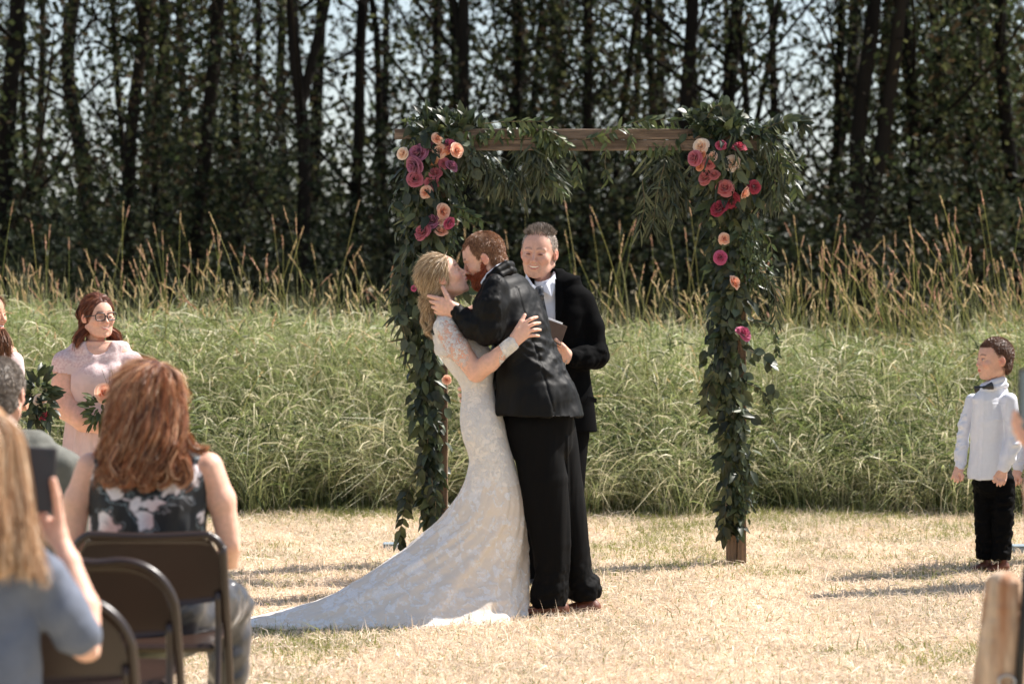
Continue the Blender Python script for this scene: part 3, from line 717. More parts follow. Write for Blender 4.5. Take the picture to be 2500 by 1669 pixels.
    def box(s, c, hsz, rd=0, R=None, k=0, mode='add'):
        c = np.array(c, float); hsz = np.array(hsz, float); m = np.linalg.norm(hsz) + rd
        def fn(x, y, z):
            x = x - c[0]; y = y - c[1]; z = z - c[2]
            if R is not None: x, y, z = [x * R[0, i] + y * R[1, i] + z * R[2, i] for i in range(3)]
            qx = abs(x) - hsz[0] + rd; qy = abs(y) - hsz[1] + rd; qz = abs(z) - hsz[2] + rd
            return np.sqrt(np.maximum(qx, 0) ** 2 + np.maximum(qy, 0) ** 2 + np.maximum(qz, 0) ** 2) + np.minimum(np.maximum(qx, np.maximum(qy, qz)), 0) - rd
        return s.op(fn, c - m, c + m, k, mode)
    def plane(s, p, nrm, k=0):      # cut away the side the normal points to
        p = np.array(p, float); nrm = unit(np.array(nrm, float))
        return s.op(lambda x, y, z: -((x - p[0]) * nrm[0] + (y - p[1]) * nrm[1] + (z - p[2]) * nrm[2]), s.lo, s.lo + s.n * s.h, k, 'sub')
    def mesh(s):
        return surface_nets(s.F, s.lo, s.h)

def surface_nets(F, lo, h):
    F = F.copy()
    for ax in range(3):
        sl = [slice(None)] * 3; sl[ax] = 0; F[tuple(sl)] = np.maximum(F[tuple(sl)], h); sl[ax] = -1; F[tuple(sl)] = np.maximum(F[tuple(sl)], h)
    ins = F < 0; n = np.array(F.shape)
    cnt = np.zeros(n - 1, np.int8)
    for dx in (0, 1):
        for dy in (0, 1):
            for dz in (0, 1): cnt += ins[dx:n[0] - 1 + dx, dy:n[1] - 1 + dy, dz:n[2] - 1 + dz]
    I = np.argwhere((cnt > 0) & (cnt < 8)); idx = np.full(n - 1, -1, np.int32); idx[I[:, 0], I[:, 1], I[:, 2]] = np.arange(len(I))
    S = np.zeros((len(I), 3)); W = np.zeros(len(I))
    co = [(a, b, c) for a in (0, 1) for b in (0, 1) for c in (0, 1)]
    for a in co:
        for ax in range(3):
            if a[ax]: continue
            b = list(a); b[ax] = 1
            fa = F[I[:, 0] + a[0], I[:, 1] + a[1], I[:, 2] + a[2]]; fb = F[I[:, 0] + b[0], I[:, 1] + b[1], I[:, 2] + b[2]]
            cr = (fa < 0) != (fb < 0); t = np.where(cr, fa / np.where(cr, fa - fb, 1), 0)
            p = np.array(a, float)[None].repeat(len(I), 0); p[:, ax] += t
            S[cr] += p[cr]; W[cr] += 1
    V = lo + (I + S / W[:, None]) * h; Fs = []
    for ax in range(3):
        a1, a2 = (ax + 1) % 3, (ax + 2) % 3
        sl0 = [slice(None)] * 3; sl1 = [slice(None)] * 3; sl0[ax] = slice(0, -1); sl1[ax] = slice(1, None)
        A = ins[tuple(sl0)]; B = ins[tuple(sl1)]; E = np.argwhere(A != B)
        ok = (E[:, a1] > 0) & (E[:, a2] > 0) & (E[:, a1] < n[a1] - 1) & (E[:, a2] < n[a2] - 1); E = E[ok]
        fl = A[E[:, 0], E[:, 1], E[:, 2]]
        def g(o1, o2):
            q = E.copy(); q[:, a1] -= o1; q[:, a2] -= o2; return idx[q[:, 0], q[:, 1], q[:, 2]]
        Q = np.stack([g(1, 1), g(0, 1), g(0, 0), g(1, 0)], -1); Q[~fl] = Q[~fl][:, ::-1]; Fs.append(Q)
    return V, np.concatenate(Fs)

def vnormals(V, F):
    N = np.zeros_like(V); n = np.cross(V[F[:, 2]] - V[F[:, 0]], V[F[:, 3 if F.shape[1] > 3 else 1]] - V[F[:, 1]] if F.shape[1] > 3 else V[F[:, 2]] - V[F[:, 1]])
    for k in range(F.shape[1]): np.add.at(N, F[:, k], n)
    return unit(N)

class Fig:
    """placement of a figure: its px space -> world"""
    def __init__(s, D, name, label, cat='person', group=None, cx=None):
        s.D = D; s.s = D / FPX; s.root = None
        if name: s.root = empty(name, ((((cx or CX) - CX)) * s.s, D, 0), label, cat, group)
    def P(s, px, py, d=0):      # figure space from a picture point, d = units away from the figure's own plane
        k = (1 + d * s.s / s.D)
        return np.array([(px - CX) * k, d, (HY - py) * k])
    def W(s, V):
        V = np.asarray(V, float); return np.stack([V[:, 0] * s.s, s.D + V[:, 1] * s.s, EYE + V[:, 2] * s.s], -1)
    def part(s, name, V, F, mt, col=None, fold=None, label=None, parent=None, smooth=True):
        V = np.asarray(V, float)
        if fold is not None: V = V + vnormals(V, F) * fold(V)[:, None]
        me = npmesh(name, s.W(V), F, mt, col, smooth)
        o = bpy.data.objects.new(name, me); COL.objects.link(o)
        if parent is not None:
            o.parent = parent; o.location = (0, 0, 0) if parent.type == 'MESH' else -s.root.location
        elif s.root is not None: o.parent = s.root; o.location = -s.root.location
        if label: o['label'] = label
        return o

def merge(*geo):
    V = []; F = []; C = []; o = 0
    for g in geo:
        V.append(g[0]); F.append(np.asarray(g[1]) + o); o += len(g[0])
        if len(g) > 2: C.append(g[2])
    return np.concatenate(V), np.concatenate(F), (np.concatenate(C) if C else None)

def folds(amp, freq=.06, direction=(0, 0, 1), squash=.3, seed=0, mask=None, fine=.25):
    """cloth folds: noise stretched across the given direction (folds run along it)"""
    d = unit(np.array(direction, float))
    def fn(V):
        a = V @ d; Q = (V - a[:, None] * d) * freq + (a * freq * squash)[:, None] * d
        w = noise(Q * .6, seed + 5) * .8
        v = noise(Q + w[:, None] * .5, seed); v = np.sign(v) * (1 - (1 - np.abs(v)) ** 1.6)
        v = v + fine * noise(Q * 2.7 + 3, seed + 1)
        r = amp * v
        return r * mask(V) if mask is not None else r
    return fn

# ------------------------------------------------------------------ heads (local units: head height 1, x to the ear, y to the face, z up)
def head_frame(o, height, face, up):
    f = unit(np.array(face, float)); u = np.array(up, float); u = unit(u - f * (u @ f)); x = np.cross(f, u)
    return dict(o=np.array(o, float), h=height, R=np.stack([x, f, u], -1))
def H(fr, p): return fr['o'] + fr['R'] @ (np.array(p, float) * fr['h'])
def Hinv(fr, V): return ((V - fr['o']) @ fr['R']) / fr['h']

def head_sdf(fd, fr, kind='man', smile=0., brow=1., nose=1., jaw=1., ears=True, necklen=.5, neckr=.19, neckdir=None, closed=False, round_=0.):
    h = fr['h']; R = fr['R']
    E = lambda c, r, k=.05, m='add': fd.ell(H(fr, c), np.array(r) * h, k * h, m, R)
    C = lambda a, b, ra, rb, k=.04, m='add': fd.cap(H(fr, a), H(fr, b), ra * h, rb * h, k * h, m)
    ch = kind == 'child'; wo = kind == 'woman'
    E((0, -.07, .13), (.315 + .02 * ch, .39, .365), 0)
    E((0, .07, .05), (.275, .285, .36), .08)
    E((0, .10, -.2), ((.235 + round_ * .05) * (.93 if wo else 1), .235, .23), .10)
    E((0, .12, -.31), ((.165 if not wo else .14) * jaw + round_ * .05, .19, .13), .10)
    E((0, .262, -.415 if not ch else -.39), (.075 * jaw, .06, .06), .06)
    for sx in (-1, 1):
        C((sx * .225 * jaw, -.06, -.22), (sx * .11 * jaw, .18, -.385), .07, .06, .09)
        E((sx * .17, .235, -.10 + .02 * smile), (.085 + .02 * round_, .085 + .02 * smile, .075 + .02 * smile), .08)
        if smile: E((sx * .135, .285, -.15), (.06, .05, .05), .05)
        E((sx * .125, .375, .005), (.075, .055, .05), .06, 'sub')
        E((sx * .12, .287, .0), (.062, .062, .05), .015)
        C((sx * .06, .335, .075), (sx * .19, .29, .085), .022 * brow, .016 * brow, .05)
        if closed or smile > .5: C((sx * .065, .340, -.008), (sx * .175, .325, -.008), .012, .009, .015)
        else: C((sx * .065, .337, .028), (sx * .175, .320, .024), .010, .008, .012)
    n = nose
    C((0, .325, .05), (0, .335 + .075 * n, -.105), .022, .036 * (.8 + .2 * n), .035)
    E((0, .345 + .08 * n, -.125), (.043, .04, .035), .025)
    for sx in (-1, 1): E((sx * .045, .345 + .03 * n, -.145), (.028, .035, .024), .02)
    for sx in (-1, 1): E((sx * .02, .40, -.168), (.012, .022, .012), .008, 'sub')
    C((0, .33, -.17), (0, .335, -.215), .045, .05, .04)
    mw = .065 + .045 * smile; cz = .018 * smile
    if smile:
        for sx in (-1, 1): C((0, .357, -.268), (sx * mw, .305, -.24 + cz), .010, .006, .02, 'add'); C((0, .36, -.222), (sx * mw, .305, -.237 + cz), .016, .008, .015)
        for sx in (-1, 1): C((0, .375, -.252), (sx * mw * .9, .325, -.238 + cz), .018, .010, .008, 'sub')
        E((0, .33, -.243), (.085, .03, .022), .004)
        for sx in (-1, 1): C((sx * .075, .355, -.13), (sx * .135, .315, -.215), .010, .009, .022, 'sub')
        C((-.055, .352, -.292), (.055, .352, -.292), .015, .015, .02)
    else:
        for sx in (-1, 1): C((sx * .01, .362, -.235), (sx * mw, .322, -.247), .018, .008, .015)
        C((-.04, .352, -.272), (.04, .352, -.272), .019, .019, .015)
        C((-.07, .385, -.252), (.07, .385, -.252), .014, .014, .008, 'sub')
    if ears:
        for sx in (-1, 1):
            Re = R @ np.array(Matrix.Rotation(sx * .35, 3, 'Z') @ Matrix.Rotation(-.15, 3, 'X'))
            fd.ell(H(fr, (sx * .335, -.045, -.01)), np.array((.032, .075, .115)) * h, .012 * h, 'add', Re)
            fd.ell(H(fr, (sx * .325, -.03, -.085)), np.array((.03, .045, .05)) * h, .015 * h, 'add', Re)
            fd.ell(H(fr, (sx * .375, -.02, .01)), np.array((.03, .042, .07)) * h, .012 * h, 'sub', Re)
            fd.ell(H(fr, (sx * .345, .0, -.01)), np.array((.018, .02, .028)) * h, .012 * h, 'add', Re)
    nd = np.array([0, -.1, -1.0]) if neckdir is None else np.array(neckdir, float)
    a = H(fr, (0, -.10, -.16)); b = a + (R @ unit(np.array([0, -.1, -1])) if neckdir is None else unit(nd)) * (necklen + .2) * h
    fd.cap(a, b, neckr * h, neckr * 1.08 * h, .08 * h)

SK = {'fair': lin(218, 172, 150), 'ruddy': lin(208, 162, 142), 'warm': lin(206, 156, 130)}
def head_colour(V, fr, skin='fair', lips=lin(190, 104, 96), brow=lin(96, 66, 46), smile=0, lash=True, stubble=0, closed=False, browamt=.8):
    L = Hinv(fr, V); base = np.array(SK[skin] if isinstance(skin, str) else skin); C = np.tile(base, (len(V), 1))
    def blend(c, m): nonlocal C; m = np.clip(m, 0, 1)[:, None]; C = C * (1 - m) + np.array(c) * m
    def blob(c, r, e=1.0): return np.clip((1 - np.sqrt((((L - c) / r) ** 2).sum(1))) * 3 / e, 0, 1)
    front = L[:, 1] > .12
    n = noise(L * 9, 2); blend(base * .86, (n * .5 + .2) * .5)
    red = lin(208, 118, 98)
    for sx in (-1, 1):
        blend(red, .35 * blob(np.array((sx * .17, .26, -.12)), np.array((.12, .12, .1)), 2))
        blend(red, .5 * blob(np.array((sx * .35, -.04, -.02)), np.array((.07, .12, .14)), 2))
        a = np.abs(L[:, 0] * sx - .12)
        bz = .098 + .02 * (1 - (a / .075) ** 2)
        blend(np.array(brow) * .7, browamt * np.clip(1.6 - np.abs(L[:, 2] - bz) / .016, 0, 1) * np.clip((.085 - a) / .02, 0, 1) * front * (L[:, 0] * sx > 0))
        ez = (-.010 if (closed or smile > .5) else .002)
        eye = np.clip(1 - np.sqrt((a / .052) ** 2 + ((L[:, 2] - ez - .01 * (smile > .5) * (1 - (a / .05) ** 2)) / (.018 if (closed or smile > .5) else .022)) ** 2), 0, 1) * 4
        if closed or smile > .5: blend(lin(40, 26, 22), .95 * eye * front * (L[:, 0] * sx > 0))
        else:
            blend(lin(214, 206, 200), eye * front * (L[:, 0] * sx > 0)); ir = np.clip(1 - np.sqrt(((L[:, 0] * sx - .118) / .022) ** 2 + ((L[:, 2] - ez) / .022) ** 2), 0, 1) * 4
            blend(lin(48, 34, 26), np.minimum(ir, eye) * front * (L[:, 0] * sx > 0)); blend(lin(60, 40, 32), .8 * np.clip(1 - np.abs(L[:, 2] - ez - .02) / .008, 0, 1) * (a < .055) * front * (L[:, 0] * sx > 0))
        blend(lin(168, 104, 86), .3 * blob(np.array((sx * .11, .33, .01)), np.array((.09, .08, .07)), 2))
    blend(red, .3 * blob(np.array((0, .42, -.12)), np.array((.06, .07, .05)), 2))
    mw = .07 + .05 * smile; ax_ = np.abs(L[:, 0]) / mw; lz = -.25 + .018 * smile * ax_ ** 2
    lipm = np.clip((1 - np.sqrt(ax_ ** 2 + ((L[:, 2] - lz) / (.036 + .008 * smile)) ** 2)) * 5, 0, 1) * (L[:, 1] > .27)
    blend(lips, .85 * lipm)
    if smile:
        tz = -.245 + .02 * smile * ax_ ** 2; teeth = np.clip((1 - np.sqrt((ax_ / .85) ** 2 + ((L[:, 2] - tz) / .017) ** 2)) * 6, 0, 1) * (L[:, 1] > .27)
        blend(lin(232, 222, 208), teeth)
    else: blend(lin(110, 50, 44), .8 * np.clip(1 - np.abs(L[:, 2] + .252) / .008, 0, 1) * (ax_ < .95) * (L[:, 1] > .3))
    if stubble:
        m = np.clip(1 - np.abs(np.sqrt((L[:, 0] / .115) ** 2 + ((L[:, 2] + .27) / .12) ** 2) - 1) / .35, 0, 1) * (L[:, 1] > .2) * (L[:, 2] < -.16)
        m = np.maximum(m, blob(np.array((0, .3, -.39)), np.array((.1, .12, .07))) * .8); blend(lin(150, 128, 116), stubble * m * (1 - lipm) * (.6 + .4 * noise(L * 60, 4)))
    return C

def hair_mask(L, kind):
    """>0 where hair grows; L local head coordinates"""
    x = np.abs(L[:, 0]); y = L[:, 1]; z = L[:, 2]
    if kind == 'short':       # man's cut: hairline at forehead, sideburn in front of the ear, nape
        line = np.where(y > .14, .27 - .10 * np.clip((x - .10) / .12, 0, 1) , np.where(y > -.02, .04 - (.14 - y) * .4, -.10 - .9 * np.clip(-y - .05, 0, .25)))
        return z - line + .25 * np.clip(.3 - y, 0, 1) * (y > .14)
    if kind == 'receding':
        line = np.where(y > .15, .36 - .06 * np.clip((y - .15) / .1, 0, 1), np.where(y > .02, .02 + np.clip(y - .08, 0, .2) * 2.5, np.where(y > -.06, -.02, -.12 - .9 * np.clip(-y - .08, 0, .25))))
        return z - line
    if kind == 'boy':
        line = np.where(y > .16, .285, np.where(y > .06, .285 - (.16 - y) * 1.6, np.where(y > -.02, .12 - (.06 - y) * 2.2, -.10 - .9 * np.clip(-y - .05, 0, .25))))
        return z - line
    if kind == 'long':
        line = np.where(y > .12, .24 + .06 * (y - .12) - .25 * np.clip((x - .14) / .15, 0, 1), -.45)
        return z - line
    return z

def hair_strands(V, F, fr, n, length, width, cols, seed=0, lift=.35, comb=(0, -1, -.6), mask=None, K=4, curl=.0, jitter=.35, region=None):
    """strands growing from faces of a cap mesh (figure space)"""
    r = np.random.default_rng(seed); c = V[F].mean(1)
    if mask is not None: ok = mask(c); F = F[ok]; c = c[ok]
    ar = np.linalg.norm(np.cross(V[F[:, 2]] - V[F[:, 0]], V[F[:, 3]] - V[F[:, 1]]), axis=1); pr = ar / ar.sum()
    k = r.choice(len(F), n, p=pr); w = r.dirichlet((1, 1, 1, 1), n); p0 = (V[F[k]] * w[..., None]).sum(1)
    N = vnormals(V, F if len(F) else F)[F[k, 0]]
    cd = fr['R'] @ np.array(comb, float) if callable(comb) is False else comb(p0)
    d = cd - N * (N * cd).sum(-1, keepdims=True) if cd.ndim > 1 else cd[None] - N * (N @ cd)[:, None]
    d = unit(unit(d) + N * lift + r.normal(0, jitter, (n, 3)) * .5)
    L = (length * r.uniform(.6, 1.2, n))[:, None, None]; t = np.linspace(0, 1, K)[None, :, None]
    P = p0[:, None] + d[:, None] * L * t - N[:, None] * (L * t ** 2 * min(lift, 1) * .35) + r.normal(0, curl, (n, 1, 3)) * t ** 2
    Wd = width * (1 - .75 * t[..., 0] ** 1.5) * r.uniform(.6, 1.2, (n, 1))
    RV, RF = ribbons(P, Wd, rg=r); cc = np.array(cols)[r.integers(0, len(cols), n)] * r.uniform(.7, 1.25, (n, 1))
    return RV, RF, np.repeat(cc, K * 2, axis=0)

def lock_strands(paths, n, spread, width, cols, seed=0, K=14, wave=0, wavef=2.5, taper=.5):
    """long hair: strands follow guide paths (list of (m,3)), spread round them; spread (start,end)"""
    r = np.random.default_rng(seed); Vs = []; Fs = []; Cs = []; o = 0
    per = n // len(paths)
    for g in paths:
        Q = smooth_path(g, 8); s = np.linspace(0, len(Q) - 1, K); i = np.minimum(s.astype(int), len(Q) - 2); fr = (s - i)[:, None]; C = Q[i] * (1 - fr) + Q[i + 1] * fr
        off = r.normal(0, 1, (per, 1, 3)); t = np.linspace(0, 1, K)[None, :, None]; sp = spread[0] + (spread[1] - spread[0]) * t
        end = r.uniform(.75, 1.0, (per, 1, 1)); ph = r.uniform(0, 6.28) + r.normal(0, .35, (per, 1, 1)); 
        wv = np.concatenate([np.sin(t * 6.28 * wavef + ph), np.cos(t * 6.28 * wavef + ph), np.zeros_like(t + ph)], -1) * wave * t ** 1.4
        idx = np.clip(t * end, 0, 1)[..., 0] * (K - 1); a = np.minimum(idx.astype(int), K - 2); f = (idx - a)[..., None]; base = C[a] * (1 - f) + C[a + 1] * f
        P = base + off * sp * .6 + wv; W = width * (1 - taper * t[..., 0] ** 3) * r.uniform(.6, 1.3, (per, 1))
        V, F = ribbons(P, W, rg=r); c = np.array(cols)[r.integers(0, len(cols), per)] * r.uniform(.7, 1.3, (per, 1)) * r.uniform(.8, 1.2)
        Vs.append(V); Fs.append(F + o); Cs.append(np.repeat(c, K * 2, axis=0)); o += len(V)
    return np.concatenate(Vs), np.concatenate(Fs), np.concatenate(Cs)

# ------------------------------------------------------------------ hands
def hand_sdf(fd, wrist, knuckles, tips, thumb, rp, rf, k=.5, bend=None, palm_th=None):
    """wrist point; four knuckle points; four tip points; thumb polyline [base, joint, tip]; rp palm radius, rf finger radius"""
    wrist = np.array(wrist, float); kn = [np.array(q, float) for q in knuckles]; tp = [np.array(q, float) for q in tips]
    for i, q in enumerate(kn):
        fd.cap(wrist + (q - wrist) * .12 + (q - sum(kn) / 4) * .35, q, rp * .85, rf * 1.12, rp * .6)
    b = np.zeros(3) if bend is None else np.array(bend, float)
    for i, (q, t) in enumerate(zip(kn, tp)):
        L = [1, 1, 1, .9][i]; m1 = q + (t - q) * .42 + b; m2 = q + (t - q) * .74 + b * .8
        fd.cap(q, m1, rf * 1.08 * L, rf * .98 * L, rf * .25); fd.cap(m1, m2, rf * .98 * L, rf * .88 * L, rf * .2); fd.cap(m2, t, rf * .88 * L, rf * .72 * L, rf * .2)
    th = [np.array(q, float) for q in thumb]
    fd.cap(wrist + (th[0] - wrist) * .3, th[0], rp * .8, rf * 1.35, rp * .5)
    for i in range(len(th) - 1): fd.cap(th[i], th[i + 1], rf * (1.3 - .15 * i), rf * (1.15 - .2 * i), rf * .4)

M['skin'] = mat('skin', None, rough=.5, nscale=70, namt=.11, bump=.0009, bscale=240, spec=.35, sss=.22)
M['suit'] = mat('black_suit_cloth', lin(13, 12, 11), rough=.55, nscale=200, namt=.3, bump=.0003, bscale=500, spec=.14)
M['suitb'] = mat('black_wool_suit_cloth', lin(8, 8, 9), rough=.85, nscale=200, namt=.3, bump=.0006, bscale=500, spec=.05)
M['trouser'] = mat('black_trouser_cloth', lin(10, 9, 9), rough=.75, nscale=160, namt=.25, bump=.0004, bscale=300, spec=.10)
M['denim'] = mat('black_denim', lin(9, 9, 10), rough=.8, nscale=220, namt=.4, bump=.0015, bscale=90, spec=.06)
M['shirt'] = mat('white_cotton', lin(226, 228, 236), rough=.75, nscale=60, namt=.04, bump=.0012, bscale=30, spec=.25, trans=.12)
M['shoe'] = mat('brown_leather', lin(104, 58, 38), rough=.45, nscale=30, namt=.3, bump=.001, bscale=120, spec=.5)
M['sole'] = mat('dark_sole', lin(44, 38, 34), rough=.7, nscale=30, namt=.2)
M['hair'] = mat('hair_strands', None, rough=.42, nscale=20, namt=.1, trans=.22, spec=.5)
# ------------------------------------------------------------------ the groom
def cap_field(fr, k=1.0, vox=None):
    h = fr['h']; o = fr['o']; return Field(o - h * .85 * k, o + h * .85 * k, vox or h / 85)

def short_hair(fig, fr, cols, n, length, seed, grow=.022, kind='short', comb=(0, -.4, -.5), lift=.9, width=.0016, name='hair', parent=None, raise_=0):
    fd = cap_field(fr); h = fr['h']; R = fr['R']
    fd.ell(H(fr, (0, -.07, .13 + raise_ * .3)), np.array((.315 + grow, .39 + grow, .365 + grow + raise_)) * h, 0, 'add', R)
    fd.ell(H(fr, (0, -.12, -.13)), np.array((.285 + grow, .30 + grow, .24 + grow)) * h, .06 * h, 'add', R)
    V, F = fd.mesh(); L = Hinv(fr, V); m = hair_mask(L, kind)
    ok = (m[F] > 0).all(1); 
    ear = (np.abs(L[:, 0]) > .25) & (((L[:, 1] + .045) / .10) ** 2 + ((L[:, 2] + .04) / .12) ** 2 < 1); ok &= ~ear[F].any(1)
    F = F[ok]
    C = np.tile(np.array(cols[0]) * .8, (len(V), 1)) * (1 + .25 * noise(L * 40, 3))[:, None]
    # drop unused vertices
    u = np.unique(F); mp = np.full(len(V), -1); mp[u] = np.arange(len(u)); V2 = V[u]; F2 = mp[F]
    sv, sf, sc = hair_strands(V2, F2, fr, n, length, width / fig.s, cols, seed, lift=lift, comb=comb)
    VV, FF, CC = merge((V2, F2, C[u]), (sv, sf, sc))
    return fig.part(name, VV, FF, M['hair'], CC)

def shoe(fd_pts, fig, heel, toe, w, hgt, name='shoe', parent=None):
    """heel, toe figure-space ground points; w half width; hgt instep height"""
    heel = np.array(heel, float); toe = np.array(toe, float); d = toe - heel; L = np.linalg.norm(d); u = d / L; up = np.array([0, 0, 1.0])
    lo = np.minimum(heel, toe) - w * 2; hi = np.maximum(heel, toe) + w * 2 + [0, 0, hgt]; fd = Field(lo, hi, max(w / 9, .8))
    sd = np.cross(u, up)
    fd.loft([(heel + u * w * .7 + up * hgt * .42, w * .82, hgt * .52), (heel + u * L * .35 + up * hgt * .48, w * .85, hgt * .5), (heel + u * L * .6 + up * hgt * .34, w * .98, hgt * .34), (toe - u * w * .9 + up * hgt * .25, w * .85, hgt * .26)], 0, side=sd)
    fd.cap(heel + u * L * .18 + up * hgt * .6, heel + u * L * .2 + up * hgt * 1.15, w * .75, w * .6, w * .4)
    V, F = fd.mesh(); o = fig.part(name, V, F, M['shoe'])
    fs = Field(lo, hi, max(w / 9, .8)); fs.box((heel + toe) / 2 + up * hgt * .07, (L / 2 * 1.02, w * .92, hgt * .09), w * .3 if False else hgt * .08, np.stack([u, sd, up], -1))
    fs.box(heel + u * w * .8 + up * hgt * .1, (w * .8, w * .8, hgt * .14), hgt * .05, np.stack([u, sd, up], -1))
    V, F = fs.mesh(); fig.part('sole', V, F, M['sole'], parent=o)
    return o

G = Fig(11.1, 'person', 'ginger bearded groom in a black suit leaning left to kiss the bride', 'person', None, 1300)
P = G.P
gf = head_frame(P(1179, 632, 12), 127, (-.93, .02, -.36), (-.36, 0, .93))
fd = cap_field(gf, 1.0, 1.35)
head_sdf(fd, gf, 'man', closed=True, neckdir=(.42, .05, -.9), necklen=.42, neckr=.2, brow=1.2)
hv, hf = fd.mesh(); hc = head_colour(hv, gf, 'fair', closed=True, brow=lin(150, 90, 60))
fd = Field(P(1020, 790, -110), P(1140, 690, 10), 1.25)
hand_sdf(fd, P(1114, 759, -66), [P(1079, 731, -66), P(1070, 741, -68), P(1069, 753, -66), P(1075, 764, -62)],
         [P(1046, 722, -44), P(1051, 735, -40), P(1056, 749, -38), P(1062, 761, -38)], [P(1098, 738, -70), P(1091, 722, -68), P(1081, 702, -58)], 14, 5.6, bend=(0, -6, 0))
fd.cap(P(1112, 758, -66), P(1140, 775, -72), 15, 17, 6)
lv, lf = fd.mesh()
fd = Field(P(1085, 1010, -20), P(1180, 905, 80), 1.4)
for (x, y) in ((1125, 934), (1121, 949), (1122, 964), (1126, 978)):
    fd.chain([P(1165, y + 4, 62), P(1138, y + 1, 42), P(x + 2, y, 22), P(x + 4, y, 10)], [6, 6, 5.6, 4.6], 2)
fd.cap(P(1150, 950, 60), P(1190, 940, 75), 19, 17, 8)
rv, rf_ = fd.mesh()
G.part('body', hv, hf, M['skin'], hc); G.part('hand', lv, lf, M['skin'], np.tile(SK['fair'], (len(lv), 1)) * (1 + .06 * noise(lv * .2, 1))[:, None])
V, F, C = rv, rf_, np.tile(SK['fair'], (len(rv), 1)); G.part('hand', V, F, M['skin'], C)
ginger = [lin(160, 116, 84), lin(136, 96, 70), lin(186, 144, 108), lin(118, 82, 60)]
short_hair(G, gf, ginger, 15000, 7, 3, grow=.016, comb=(0, .3, -.8), lift=.5, width=.0012, kind='receding')
# beard
fd = cap_field(gf, 1.0, 1.5); h = gf['h']
for sx in (-1, 1):
    fd.cap(H(gf, (sx * .262, .02, -.08)), H(gf, (sx * .225, .06, -.27)), .032 * h, .065 * h, .03 * h)
    fd.cap(H(gf, (sx * .215, .06, -.27)), H(gf, (sx * .09, .22, -.41)), .075 * h, .09 * h, .04 * h)
    fd.cap(H(gf, (sx * .17, .16, -.26)), H(gf, (sx * .10, .27, -.31)), .085 * h, .07 * h, .04 * h)
    fd.cap(H(gf, (0, .355, -.20)), H(gf, (sx * .10, .30, -.26)), .03 * h, .035 * h, .02 * h)
fd.ell(H(gf, (0, .24, -.42)), np.array((.13, .12, .12)) * h, .05 * h, 'add', gf['R'])
bv, bf = fd.mesh(); bc = np.tile(np.array(lin(112, 52, 34)), (len(bv), 1)) * (1 + .3 * noise(bv * .35, 4))[:, None]
sv, sf, sc = hair_strands(bv, bf, gf, 7000, 9, .0014 / G.s, [lin(168, 84, 50), lin(136, 64, 40), lin(192, 110, 68)], 6, lift=.55, comb=(0, .5, -1))
V, F, C = merge((bv, bf, bc), (sv, sf, sc)); G.part('beard', V, F, M['hair'], C)
# jacket
fd = Field(P(1080, 1075, -150), P(1450, 625, 150), 2.8)
S = (.5, .86, 0)
secs = [(P(1232, 686, 8), 58, 30), (P(1240, 708, 6), 88, 42), (P(1250, 742, 4), 98, 56), (P(1266, 790, 2), 99, 62), (P(1286, 860, 2), 95, 63), (P(1298, 925, 2), 102, 84), (P(1309, 985, 2), 112, 104), (P(1316, 1040, 2), 116, 112)]
fd.loft(secs, 0, side=S)
fd.chain([P(1208, 704, -76), P(1196, 750, -92), P(1191, 800, -92)], [33, 37, 38], 16)
fd.chain([P(1190, 806, -92), P(1158, 796, -84), P(1119, 763, -68)], [38, 32, 21], 10)
fd.chain([P(1262, 728, 84), P(1240, 830, 115), P(1190, 940, 80)], [30, 33, 22], 16)
fd.plane(P(1330, 1012, 0), (-.03, 0, -1)); 
# centre vent and cut-away front
fd.ell(P(1196, 1060, -20), (26, 120, 62), 0, 'sub')
jv, jf = fd.mesh()
def jmask(V):
    k = np.clip((V[:, 2] + 40) / -60, 0, 1); return .35 + .65 * np.clip((HY - V[:, 2] - 700) / 200, 0, 1)
def jfold(V):
    y = HY - V[:, 2]; x = V[:, 0] + CX; d = V[:, 1]
    a = folds(5.0, .045, (.75, -.2, .6), .3, 11)(V) * np.exp(-(((y - 850) / 85) ** 2)) * np.clip((x - 1215) / 50, 0, 1)
    b = folds(3.6, .05, (.55, 0, .8), .3, 12)(V) * np.exp(-(((y - 760) / 60) ** 2)) * .6
    c = folds(4.5, .04, (.25, 0, 1), .18, 13)(V) * np.clip((y - 900) / 80, 0, 1)
    arm = (d < -62) & (y < 860) & (x < 1225)
    e = folds(2.6, .09, (.3, 0, 1), .6, 14)(V) * arm
    seam = -2.2 * np.exp(-((x - (1262 + (y - 700) * .30)) / 3.0) ** 2) * (d < 0) * (y > 700) * (y < 1000)
    g = 0
    for k, yc in enumerate((818, 838, 858, 880)):      # folds raying from the waist towards the back
        g = g + 3.0 * np.exp(-((y - yc - (x - 1300) * (.35 + .12 * k)) / 6.5) ** 2) * np.exp(-((x - 1318) / 42) ** 2) * (d < 30)
    return np.where(arm, 0, a + b + c) + e + seam + g
G.part('jacket', jv, jf, M['suit'], fold=jfold)
fd = Field(P(1160, 730, -70), P(1280, 625, 80), 1.5)
fd.chain([P(1186, 694, -36), P(1196, 676, -40), P(1214, 660, -34), P(1236, 647, -14), P(1246, 648, 14), P(1236, 656, 40), P(1200, 680, 48)], [7, 9, 10, 11, 11, 10, 7], 3)
fd.chain([P(1200, 690, -40), P(1222, 672, -34), P(1246, 660, -12), P(1254, 662, 14)], [8, 9, 9, 9], 4)
V, F = fd.mesh(); G.part('collar', V, F, M['suit'])
fd = Field(P(1160, 730, -70), P(1280, 630, 80), 1.5)
fd.chain([P(1178, 690, -28), P(1192, 670, -33), P(1214, 652, -28), P(1234, 640, -8), P(1240, 642, 14), P(1225, 650, 34), P(1185, 684, 36)], [5, 5, 5, 5, 5, 5, 5], 2)
